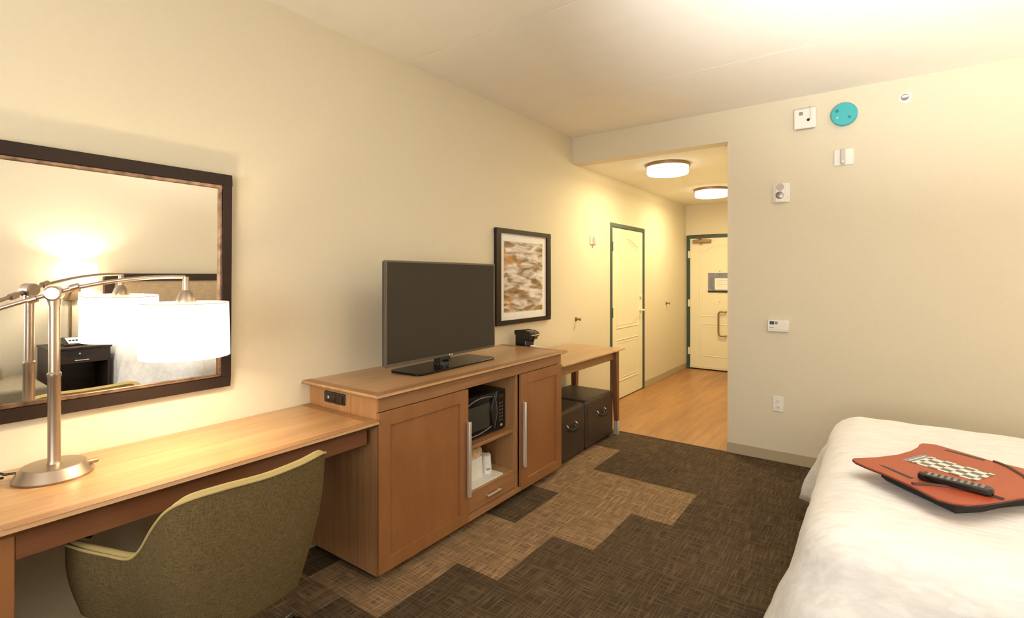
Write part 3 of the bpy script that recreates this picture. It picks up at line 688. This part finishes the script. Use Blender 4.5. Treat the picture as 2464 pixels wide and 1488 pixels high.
# ------------------------------------------------------------------ desk lamp
LX, LY = .19, .487
dl = thing('desk_lamp', (LX, LY, .776), 'brushed nickel desk lamp with a lit white drum shade', 'lamp')
z0 = .776
B().lathe((LX, LY, z0), [(.106, 0), (.108, .006), (.104, .012), (.086, .038), (.082, .040), (.0005, .041)], n=72).obj('base', 'nickel', dl, smooth=.35)
B().lathe((LX, LY, z0), [(.021, .04), (.019, .044), (.0175, .05), (.0175, .33), (.0195, .335), (.0195, .345), (.0155, .35), (.0155, .585)], n=32).obj('pole', 'nickel', dl, smooth=.5)
B().lathe((LX - .0, LY - 0, z0), [(.018, .575), (.018, .60), (.006, .605)], n=24).obj('pole_collar', 'nickel', dl, smooth=.5)
J = Vector((LX, LY, 1.392)); T = Vector((.363, .820, 1.447)); E0 = Vector((.075, .265, 1.300))
dirh = Vector((T.x - J.x, T.y - J.y, 0)).normalized(); nrm = Vector((dirh.y, -dirh.x, 0))
jb = []
for h, r in ((-.022, .020), (-.018, .025), (.018, .025), (.022, .020)):
    jb.append([J + nrm * h + dirh * (r * math.cos(2 * PI * i / 28)) + Vector((0, 0, r * math.sin(2 * PI * i / 28))) for i in range(28)])
B().loft(jb).obj('swivel_joint', 'nickel', dl, smooth=.5)
def bez(a, b, c, n=20): return [a * (1 - t) ** 2 + b * 2 * t * (1 - t) + c * t * t for t in [i / n for i in range(n + 1)]]
arm = bez(E0, J + (J - E0).normalized() * -.10 + Vector((0, 0, .006)), J, 10)[:-1] + bez(J, J + dirh * .18 + Vector((0, 0, .060)), T)
B().tube(arm, .007, 12).obj('arm', 'nickel', dl, smooth=.8)
for p, tdir in ((J + dirh * .055 + Vector((0, 0, .020)), 1), (J - dirh * .055 + Vector((0, 0, -.020)), 1)):
    d_ = (dirh + Vector((0, 0, .35))).normalized(); B().tube([p - d_ * .012, p + d_ * .012], .012, 16).obj('arm_collar', 'nickel', dl, smooth=.6)
B().tube([E0 - (J - E0).normalized() * .03, E0 + (J - E0).normalized() * .05], .016, 20).obj('counterweight', 'nickel', dl, smooth=.6)
SX, SY = T.x, T.y + .002
B().lathe((SX, SY, 1.35), [(.004, .098), (.010, .098), (.011, .060), (.0105, .045)], n=24).obj('drop_stem', 'nickel', dl, smooth=.5)
B().lathe((SX, SY, 1.30), [(.012, .098), (.024, .085), (.032, .062), (.034, .050), (.030, .040), (.020, .02)], n=32).obj('socket_cup', 'nickel', dl, smooth=.6)
sh = B().lathe((SX, SY, 1.152), [(.145, 0), (.141, .198)], n=72, caps=(False, False)).lathe((SX, SY, 1.152), [(.143, .001), (.139, .197)], n=72, caps=(False, False)).obj('lamp_shade', 'shade', dl, smooth=.9)
B().tube([(SX + .1405 * math.cos(a), SY + .1405 * math.sin(a), 1.351) for a in [2 * PI * i / 64 for i in range(64)]], .0018, 6, closed=True).obj('shade_rim', 'offwhite', sh, smooth=.9)
rr_ = B()
for k in range(3):
    a = 2 * PI * k / 3 + .4; rr_.tube([(SX + .02 * math.cos(a), SY + .02 * math.sin(a), 1.335), (SX + .139 * math.cos(a), SY + .139 * math.sin(a), 1.345)], .0016, 6)
rr_.obj('shade_spider', 'nickel', sh)
B().lathe((SX, SY, 1.210), [(.0005, 0), (.018, .006), (.028, .028), (.026, .05), (.014, .075), (.013, .1)], n=24).obj('light_bulb', 'glow', dl, smooth=.8)
B().lathe((LX + .03, LY + .092, z0 + .026), [(.008, -.014), (.008, .016), (.006, .020)], 'y', 14).obj('switch_knob', 'bronze', dl, smooth=.6)
B().tube([(LX - .05, LY - .085, z0 + .022), (LX - .06, LY - .11, z0 + .022), (LX - .09, LY - .135, z0 + .032), (LX - .10, LY - .15, z0 + .024), (LX - .08, LY - .145, z0 + .012), (LX - .055, LY - .115, z0 + .014)], .004, 8).obj('cord_loop', 'black', dl, smooth=.8)
lamp('desk_lamp_bulb', 'POINT', (SX, SY, 1.240), 62, WARM, size=.034)

# ------------------------------------------------------------------ desk chair
ch = thing('desk_chair', (.64, .83, 0), 'olive green upholstered tub chair on castors tucked under the desk', 'chair')
cy0 = .83
# outer plan curve (x, half width) front -> back, with rim height
plan = [(.345, .330, .560), (.375, .356, .600), (.47, .335, .604), (.55, .302, .600), (.63, .270, .600), (.70, .262, .645), (.77, .255, .730), (.83, .245, .793), (.872, .212, .823), (.893, .12, .830), (.90, 0, .826)]
def cr(p, t):
    n = len(p) - 1; x = t * n; i = min(int(x), n - 1); u = x - i
    P = lambda k: p[max(0, min(n, k))]
    a, b, c, d = P(i - 1), P(i), P(i + 1), P(i + 2)
    return [0.5 * (2 * b[k] + (c[k] - a[k]) * u + (2 * a[k] - 5 * b[k] + 4 * c[k] - d[k]) * u * u + (3 * b[k] - a[k] - 3 * c[k] + d[k]) * u ** 3) for k in range(len(b))]
full = [(x, -hw, h) for x, hw, h in plan] + [(x, hw, h + (.012 if .8 < x < .88 else 0)) for x, hw, h in plan[-2::-1]]
ZB = .375
def shellpt(s, v, inset):
    x, y, h = cr(full, s)
    x2, y2, _ = cr(full, min(1, s + .002)); x1, y1, _ = cr(full, max(0, s - .002))
    tx, ty = x2 - x1, y2 - y1; l = math.hypot(tx, ty) or 1; nx, ny = -ty / l, tx / l      # inward normal
    z = ZB + (h - ZB) * v
    e_ = 1 - math.sin(min(1, v * 1.25) * PI / 2)                     # narrows to the bottom
    bk_ = min(1, max(0, (x - .40) / .45)); cx = .60
    px, py = cx + (x - cx) * (1 - .10 * e_), y * (1 - (.09 + .16 * bk_) * e_)
    lean = .0 if x < .7 else (z - .6) * .10 * min(1, (x - .7) / .15)
    return Vector((px + nx * inset + lean, cy0 + py + ny * inset, z))
NS, NV = 72, 14
sh_ = B(); rings = []
for i in range(NS + 1):
    s = i / NS; ring = []
    for j in range(NV + 1): ring.append(shellpt(s, j / NV, 0))
    top = (shellpt(s, 1, 0) + shellpt(s, 1, .034)) / 2 + Vector((0, 0, .010)); ring.append(top)
    for j in range(NV, -1, -1): ring.append(shellpt(s, j / NV, .034))
    rings.append(ring)
sh_.loft(rings)
sh_.obj('shell', 'chair_fab', ch, smooth=1.0)
B().tube([shellpt(i / 120, 1, -.001) + Vector((0, 0, .002)) for i in range(121)], .0045, 8).obj('piping', 'chair_pipe', ch, smooth=1.0)
rimtop = B().loft([[shellpt(i / 90, 1, .002) + Vector((0, 0, .002)), shellpt(i / 90, 1, .009) + Vector((0, 0, .009)), shellpt(i / 90, 1, .017) + Vector((0, 0, .012)), shellpt(i / 90, 1, .025) + Vector((0, 0, .009)), shellpt(i / 90, 1, .033) + Vector((0, 0, .002))] for i in range(91)], closed=False, caps=(False, False))
rimtop.obj('rim_welt', 'chair_pipe', ch, smooth=1.0)
B().prism([tuple(shellpt(i / 40, 0, .0)[:2]) for i in range(41)], ZB - .006, ZB + .02).obj('seat_pan', 'chair_fab', ch, bevel=.008)
B().prism([tuple(shellpt(i / 40, .4, .05)[:2]) for i in range(41)], ZB + .02, .475).obj('seat_cushion', 'chair_fab', ch, bevel=.025, seg=4)
B().lathe((.62, cy0, 0), [(.030, .09), (.030, .20), (.020, .205), (.020, .36), (.07, .365), (.07, .372)], n=28).obj('gas_column', 'nickel_soft', ch, smooth=.5)
B().lathe((.62, cy0, 0), [(.05, .070), (.052, .11), (.04, .118)], n=28).obj('base_hub', 'nickel_soft', ch, smooth=.5)
for k in range(5):
    a = math.radians(108 + 72 * k); d_ = Vector((math.cos(a), math.sin(a), 0)); n_ = Vector((-d_.y, d_.x, 0)); c0 = Vector((.62, cy0, 0))
    rg = []
    for r_, hw, zt, zb in ((.04, .024, .112, .07), (.20, .020, .102, .072), (.34, .015, .088, .068)):
        p = c0 + d_ * r_; rg.append([p + n_ * hw + Vector((0, 0, zb)), p - n_ * hw + Vector((0, 0, zb)), p - n_ * hw + Vector((0, 0, zt)), p + n_ * hw + Vector((0, 0, zt))])
    lg = B().loft(rg).obj('base_leg', 'dark_metal', ch, bevel=.004)
    q_ = c0 + d_ * .335; cs = B()
    for sgn in (-1, 1):
        w0 = q_ + n_ * (.010 * sgn) + d_ * .012 + Vector((0, 0, .028)); w1 = w0 + n_ * (.014 * sgn); cs.tube([w0, w1], .027, 24)
    cs.tube([q_ + Vector((0, 0, .03)), q_ + Vector((0, 0, .075))], .007, 10)
    cs.obj('castor', 'gloss_black', lg, smooth=.6)

# ------------------------------------------------------------------ bed
bd = thing('bed', (3.25, 2.68, 0), 'large bed made up with a white quilted comforter', 'bed')
B().box(2.33, 4.27, 1.93, 3.45, 0, .36).obj('bed_base', 'dark_wood', bd, bevel=.01)
B().box(2.31, 4.27, 1.91, 3.47, .36, .60).obj('mattress', 'linen', bd, bevel=.05, seg=4)
from mathutils import noise as mn
def bedring(d):
    """outline of the mattress top grown by d"""
    return
BX0, BX1, BY0, BY1 = 2.40, 4.22, 2.02, 3.42
def hang(px, py, z):       # push outward with folds
    return
rings = []; NR = 260
def outline(r):            # rounded rectangle around the core grown by r
    pts = []; per = []
    Rc = max(r, .001)
    segs = []
    L1 = BX1 - BX0; L2 = BY1 - BY0; arcL = PI / 2 * .22
    tot = 2 * L1 + 2 * L2 + 4 * arcL
    for i in range(NR):
        s = tot * i / NR
        for kind, ln in (('b', L1), ('c1', arcL), ('r', L2), ('c2', arcL), ('t', L1), ('c3', arcL), ('l', L2), ('c4', arcL)):
            if s <= ln: break
            s -= ln
        u = s / ln
        if kind == 'b': p, n = (BX0 + u * L1, BY0), (0, -1)
        elif kind == 'r': p, n = (BX1, BY0 + u * L2), (1, 0)
        elif kind == 't': p, n = (BX1 - u * L1, BY1), (0, 1)
        elif kind == 'l': p, n = (BX0, BY1 - u * L2), (-1, 0)
        else:
            c, a0 = {'c1': ((BX1, BY0), -90), 'c2': ((BX1, BY1), 0), 'c3': ((BX0, BY1), 90), 'c4': ((BX0, BY0), 180)}[kind]
            a = math.radians(a0 + 90 * u); p, n = c, (math.cos(a), math.sin(a))
        pts.append((p, n, tot * i / NR))
    return pts
OUT = outline(0)
RB = .16; ZT = .655
def cloth(i, d):
    """d = arc length from the core outwards"""
    (px, py), (nx, ny), s = OUT[i]
    head = nx > .5
    if d < RB * PI / 2:
        a = d / RB; r = RB * math.sin(a) * 1.0; z = ZT - RB * (1 - math.cos(a)) * .85; hg = 0
    else:
        hg = d - RB * PI / 2; r = RB + hg * .21; z = ZT - RB * .85 - hg * .97
    fold = math.sin(s * 9.0 + 1.3 * math.sin(s * 3.1)) * .5 + mn.noise(Vector((s * 4, 0, 3.0))) * .9
    amp = min(1, hg / .3)
    r += .026 * fold * amp + .010 * mn.noise(Vector((s * 9, d * 9, 0)))
    if head: r = min(r, .04 + .02 * amp)
    corner = abs(nx) > .05 and abs(ny) > .05
    if corner: r += (.085 if nx < 0 and ny > 0 else .05) * amp
    if not head and px > 3.75: r = min(r, RB + .008)
    z = max(z, .09 + .02 * math.sin(s * 7))
    x, y = px + nx * r, py + ny * r
    return Vector((min(x, 4.27), y, z + .006 * mn.noise(Vector((x * 7, y * 7, 1)))))
def top(x, y):
    return ZT + .012 * mn.noise(Vector((x * 3, y * 3, 5))) + .006 * mn.noise(Vector((x * 9, y * 9, 2))) + .004 * mn.noise(Vector((x * 16, y * 40, 9)))
cxm, cym = (BX0 + BX1) / 2, (BY0 + BY1) / 2
bl_ = B(); rgs = []
for k in range(22):
    f_ = (k + .001) / 22
    ring = []
    for i in range(NR):
        (px, py), n_, s = OUT[i]; x = cxm + (px - cxm) * f_; y = cym + (py - cym) * f_
        ring.append((x, y, top(x, y) if f_ > .01 else ZT))
    rgs.append(ring)
ds = [0.0] + [RB * PI / 2 * k / 6 for k in range(1, 7)] + [RB * PI / 2 + .41 * k / 10 for k in range(1, 11)]
for d in ds:
    ring = []
    for i in range(NR):
        p = cloth(i, d)
        if d == 0: p = Vector((OUT[i][0][0], OUT[i][0][1], top(*OUT[i][0])))
        ring.append(tuple(p))
    rgs.append(ring)
bl_.loft(rgs, True, (True, False))
cf = bl_.obj('comforter', 'linen', bd, smooth=1.5)
sm = cf.modifiers.new('thick', 'SOLIDIFY'); sm.thickness = .018; sm.offset = 0
def pillow(cx, cy, cz, m):
    def fn(u, v):
        a = 2 * PI * u; p = (v - .5) * PI
        ex = lambda c, e: math.copysign(abs(c) ** e, c)
        x = .20 * ex(math.cos(p), .5) * ex(math.cos(a), .45); y = .33 * ex(math.cos(p), .5) * ex(math.sin(a), .45); z = .085 * ex(math.sin(p), 1.1)
        q_ = Matrix.Rotation(math.radians(-38), 3, 'Y') @ Vector((x, y, z)); return (cx + q_.x, cy + q_.y, cz + q_.z)
    return B().grid(fn, 40, 20).obj('pillow', m, None, smooth=1.5)
for yy, lab in ((2.27, 'plump white pillow against the headboard on the telephone side'), (3.08, 'plump white pillow against the headboard on the far side')):
    p_ = pillow(4.07, yy, .84, 'linen'); tag(p_, lab, 'pillow', 'bed pillows against the headboard')
hb = thing('headboard', (XR, 2.68, .66), 'dark framed headboard with a tan fabric panel mounted on the wall', 'headboard')
f = B()
for (y0, y1, z0, z1) in ((1.85, 3.52, 1.25, 1.33), (1.85, 1.94, .30, 1.25), (3.43, 3.52, .30, 1.25), (1.94, 3.43, .30, .38)): f.box(XR - .055, XR, y0, y1, z0, z1)
f.obj('frame', 'dark_wood', hb, bevel=.003)
B().box(XR - .045, XR, 1.94, 3.43, .38, 1.25).obj('fabric_panel', 'head_panel', hb)

# ------------------------------------------------------------------ lap desk, card and remote on the bed
ld = thing('lap_desk', (2.68, 2.49, .665), 'orange lap desk board with pointed horns lying on the bed', 'lap desk')
outl = [(2.373, 2.418), (2.377, 2.433), (2.40, 2.452), (2.452, 2.501), (2.521, 2.587), (2.568, 2.678), (2.593, 2.752), (2.600, 2.80), (2.612, 2.823), (2.635, 2.833), (2.66, 2.834), (2.706, 2.80), (2.75, 2.767), (2.822, 2.71),
        (2.903, 2.675), (2.975, 2.635), (3.0, 2.58), (2.985, 2.50), (2.92, 2.415), (2.844, 2.333), (2.775, 2.247), (2.723, 2.187), (2.684, 2.152), (2.647, 2.142), (2.611, 2.151), (2.585, 2.185), (2.549, 2.235), (2.465, 2.318), (2.419, 2.352), (2.385, 2.388)]
zb = .722
def inside(x, y):
    c = False; n = len(outl)
    for i in range(n):
        x1, y1 = outl[i]; x2, y2 = outl[i - 1]
        if (y1 > y) != (y2 > y) and x < (x2 - x1) * (y - y1) / (y2 - y1) + x1: c = not c
    return c
bmm = bmesh.new()
off = Vector(ld.location)
def ploop(pts, z): return [bmm.verts.new(Vector((x, y, z)) - off) for x, y in pts]
slotA = [(2.459, 2.402), (2.475, 2.402), (2.561, 2.316), (2.547, 2.304)]
slotB = [(2.679, 2.762), (2.695, 2.773), (2.801, 2.715), (2.790, 2.697)]
def addloop(pts, z):
    vs = ploop(pts, z); return [bmm.edges.new((vs[i], vs[(i + 1) % len(vs)])) for i in range(len(vs))]
es = addloop(outl, zb) + addloop(slotA, zb) + addloop(slotB, zb)
bmesh.ops.triangle_fill(bmm, use_beauty=True, use_dissolve=False, edges=es)
def inpoly(pl, x, y):
    c = False
    for i in range(len(pl)):
        x1, y1 = pl[i]; x2, y2 = pl[i - 1]
        if (y1 > y) != (y2 > y) and x < (x2 - x1) * (y - y1) / (y2 - y1) + x1: c = not c
    return c
kill = []
for fc in bmm.faces:
    c_ = fc.calc_center_median() + off
    if inpoly(slotA, c_.x, c_.y) or inpoly(slotB, c_.x, c_.y) or not inside(c_.x, c_.y): kill.append(fc)
bmesh.ops.delete(bmm, geom=kill, context='FACES_ONLY')
me = bpy.data.meshes.new('board'); bmm.to_mesh(me); bmm.free(); me.materials.append(M['orange'])
bo = bpy.data.objects.new('board', me); COL.objects.link(bo); bo.parent = ld
sm = bo.modifiers.new('thick', 'SOLIDIFY'); sm.thickness = .007; sm.offset = 0
sm = bo.modifiers.new('bev', 'BEVEL'); sm.width = .001; sm.segments = 2; sm.limit_method = 'ANGLE'
for sl_ in (slotA, slotB): B().prism(sl_, zb + .0034, zb + .0042).obj('slot_dark_plate', 'black', ld)  # thin black plates over the slots; the dark of the openings is painted in
edge = B().tube([(x, y, zb - .0035) for x, y in outl], .0022, 6, closed=True).obj('board_edge', 'brown_line', ld, smooth=1.2)
zs = zb + .0035
B().tube([(2.552, 2.245, zs), (2.60, 2.273, zs), (2.64, 2.285, zs), (2.68, 2.291, zs), (2.717, 2.288, zs), (2.75, 2.28, zs), (2.785, 2.262, zs)], .0075, 8).obj('pencil_ledge', 'brown_line', ld, smooth=.9)
B().tube([(2.822, 2.705, zs), (2.84, 2.685, zs), (2.858, 2.65, zs), (2.87, 2.61, zs), (2.883, 2.568, zs), (2.885, 2.52, zs), (2.878, 2.47, zs)], .0065, 8).obj('pencil_ledge', 'brown_line', ld, smooth=.9)
def inset(pts, c, k): return [(c[0] + (x - c[0]) * k, c[1] + (y - c[1]) * k) for x, y in pts]
cpoly = [(2.47, 2.445), (2.55, 2.50), (2.62, 2.62), (2.68, 2.75), (2.80, 2.66), (2.93, 2.58), (2.90, 2.45), (2.80, 2.345), (2.735, 2.255), (2.66, 2.19), (2.60, 2.255), (2.53, 2.33), (2.465, 2.405)]
B().loft([[(x, y, .668) for x, y in inset(cpoly, (2.69, 2.46), .93)], [(x, y, .682) for x, y in cpoly], [(x, y, .704) for x, y in cpoly], [(x, y, .719) for x, y in inset(cpoly, (2.69, 2.46), .97)]]).obj('underside_cushion', 'cush', ld, smooth=1.0)
# channel card: local frame along its long side
c0 = Vector((2.557, 2.491)); c1 = Vector((2.737, 2.39)); ang = math.atan2(c1.y - c0.y, c1.x - c0.x)
kc = thing('channel_card', (2.668, 2.525, zs + .0005), 'printed channel card with a chequered grid lying on the lap desk', 'card', rot=ang)
B().box(-.115, .115, -.068, .068, 0, .0015).obj('card_sheet', 'card', kc)
B().box(-.115, -.082, -.068, .068, .0015, .0018).obj('card_header', 'grey', kc)
B().box(-.1, -.096, -.06, .06, .0018, .002).box(-.084, -.080, -.068, .068, .0018, .002).obj('header_rule', 'paper', kc)
rm = thing('remote_control', (2.668, 2.302, zs + .003), 'black television remote control resting across the lap desk', 'remote', rot=math.atan2(-.045, .17))
B().prism(rrect(-.10, .10, -.024, .024, .018, 6), .0, .022).obj('body', 'gloss_black', rm, bevel=.005, seg=3)
kb = B()
for i in range(9):
    for j in range(3): kb.box(-.072 + i * .0175, -.063 + i * .0175, -.016 + j * .0125, -.009 + j * .0125, .022, .0235)
kb.obj('keypad', mat('remote_keys', (.32, .31, .30), .5), rm)
B().lathe((-.086, 0, .022), [(.007, 0), (.006, .003)], n=16).obj('power_button', mat('red_key', (.35, .05, .03), .5), rm)

# ------------------------------------------------------------------ nightstands, bedside lamps, telephone, chaise (seen in the mirror)
def nightstand(y0, label):
    t = thing('nightstand', (4.13, y0 + .24, 0), label, 'nightstand', group='dark nightstands beside the bed')
    y1 = y0 + .48; x0 = 3.94
    B().box(x0 - .012, XR - .01, y0 - .01, y1 + .01, .595, .618).obj('top', 'dark_wood', t, bevel=.003)
    B().box(x0 + .01, XR - .01, y0, y0 + .022, .02, .595).obj('side_panel', 'dark_wood', t)
    B().box(x0 + .01, XR - .01, y1 - .022, y1, .02, .595).obj('side_panel', 'dark_wood', t)
    B().box(XR - .03, XR - .01, y0 + .022, y1 - .022, .02, .595).obj('back_panel', 'dark_wood', t)
    B().box(x0 + .03, XR - .03, y0 + .022, y1 - .022, .02, .06).obj('bottom_shelf', 'dark_wood', t)
    d = B().box(x0, x0 + .02, y0 + .002, y1 - .002, .46, .592).obj('drawer', 'dark_wood', t, bevel=.002)
    B().box(x0 + .02, XR - .03, y0 + .022, y1 - .022, .455, .47).obj('drawer_bottom', 'dark_wood', t)
    B().box(x0 - .02, x0 - .012, y0 + .19, y0 + .30, .486, .493).box(x0 - .014, x0, y0 + .20, y0 + .206, .486, .493).box(x0 - .014, x0, y0 + .284, y0 + .29, .486, .493).obj('handle', 'white', d)
    o = B().prism([(y, z) for y, z in rrect(y0 + .15, y0 + .31, .53, .575, .01)], x0 - .006, x0, 'x').obj('power_outlet', 'gloss_black', d)
    B().lathe((x0 - .006, y0 + .23, .553), [(.007, -.003), (.007, 0)], 'x', 12).obj('outlet_key', 'white', o)
nightstand(1.33, 'dark nightstand with a bar handle below the telephone')
nightstand(3.70, 'dark nightstand on the side of the bed by the far wall')
def wall_lamp(y, label, watts=24):
    t = thing('wall_lamp', (XR, y, 1.15), label, 'lamp', group='lit reading lamps beside the headboard')
    B().box(XR - .035, XR, y - .02, y + .09, 1.05, 1.17).obj('back_plate', 'bronze', t, bevel=.004)
    B().tube([(XR - .03, y + .03, 1.13), (XR - .08, y + .02, 1.14), (XR - .12, y + .04, 1.16), (XR - .20, y + .06, 1.19)], .009, 10).obj('swing_arm', 'bronze', t, smooth=.8)
    B().tube([(XR - .20, y + .06, 1.15), (XR - .20, y + .06, 1.30)], .012, 12).box(XR - .27, XR - .13, y - .02, y + .03, 1.185, 1.205).obj('lamp_stem', 'bronze', t, smooth=.8)
    s = B().lathe((XR - .20, y + .06, 1.23), [(.145, 0), (.140, .215)], n=48, caps=(False, False)).obj('lamp_shade', 'shade', t, smooth=.9)
    B().box(XR - .022, XR, y + .025, y + .045, .64, 1.05).obj('cord_cover', 'bronze', t, bevel=.002)
    lamp('wall_lamp_bulb', 'POINT', (XR - .20, y + .06, 1.345), watts, SOFT, size=.04)
wall_lamp(1.545, 'lit wall lamp with a bronze bracket above the telephone')
wall_lamp(3.86, 'lit wall lamp with a bronze bracket nearest the far wall', 20)
tp = thing('telephone', (4.12, 1.55, .618), 'black desk telephone with a white faceplate on the nightstand', 'telephone', rot=math.radians(180))
B().loft([[(-.09, -.09, 0), (.09, -.09, 0), (.09, .09, 0), (-.09, .09, 0)], [(-.09, -.085, .07), (.085, -.085, .02), (.085, .085, .02), (-.09, .085, .07)]]).obj('body', 'gloss_black', tp, bevel=.004)
fpl = B(); fpl.add([(-.07, -.06, .0665), (.075, -.06, .0255), (.075, .05, .0255), (-.07, .05, .0665)], [(0, 1, 2, 3)]); fpl.add([(-.07, -.06, .063), (.075, -.06, .022), (.075, .05, .022), (-.07, .05, .063)], [(0, 1, 2, 3)])
fpl.obj('faceplate', 'paper', tp)
kk = B()
for i in range(3): kk.box(-.01, .02, -.035 + i * .026, -.018 + i * .026, .036, .052)
kk.obj('keypad', 'black', tp)
B().tube([(-.06, -.115, .075), (0, -.115, .06), (.07, -.115, .045)], .019, 12).obj('handset', 'black', tp, smooth=.8)
cs = thing('chaise_chair', (3.8, .6, 0), 'taupe fabric chaise with a rounded arm beside the nightstand', 'chair')
B().box(3.45, 4.18, -.25, 1.20, .10, .24).obj('seat_base', 'sofa_fab', cs, bevel=.02)
sc = B().box(3.43, 4.19, -.05, 1.235, .24, .375).obj('seat_cushion', 'sofa_fab', cs, bevel=.03, seg=4)
B().box(3.45, 4.18, -.45, -.18, .10, .80).obj('backrest', 'sofa_fab', cs, bevel=.06, seg=4)
B().box(3.96, 4.20, -.30, 1.03, .25, .50).obj('arm', 'sofa_fab', cs, bevel=.05, seg=4)
for x in (3.5, 4.12):
    for y in (-.38, 1.12): B().lathe((x, y, 0), [(.02, 0), (.028, .10)], n=14).obj('leg', 'dark_wood', cs)

for o in LOCAL:
    if '_local' in o: del o['_local']
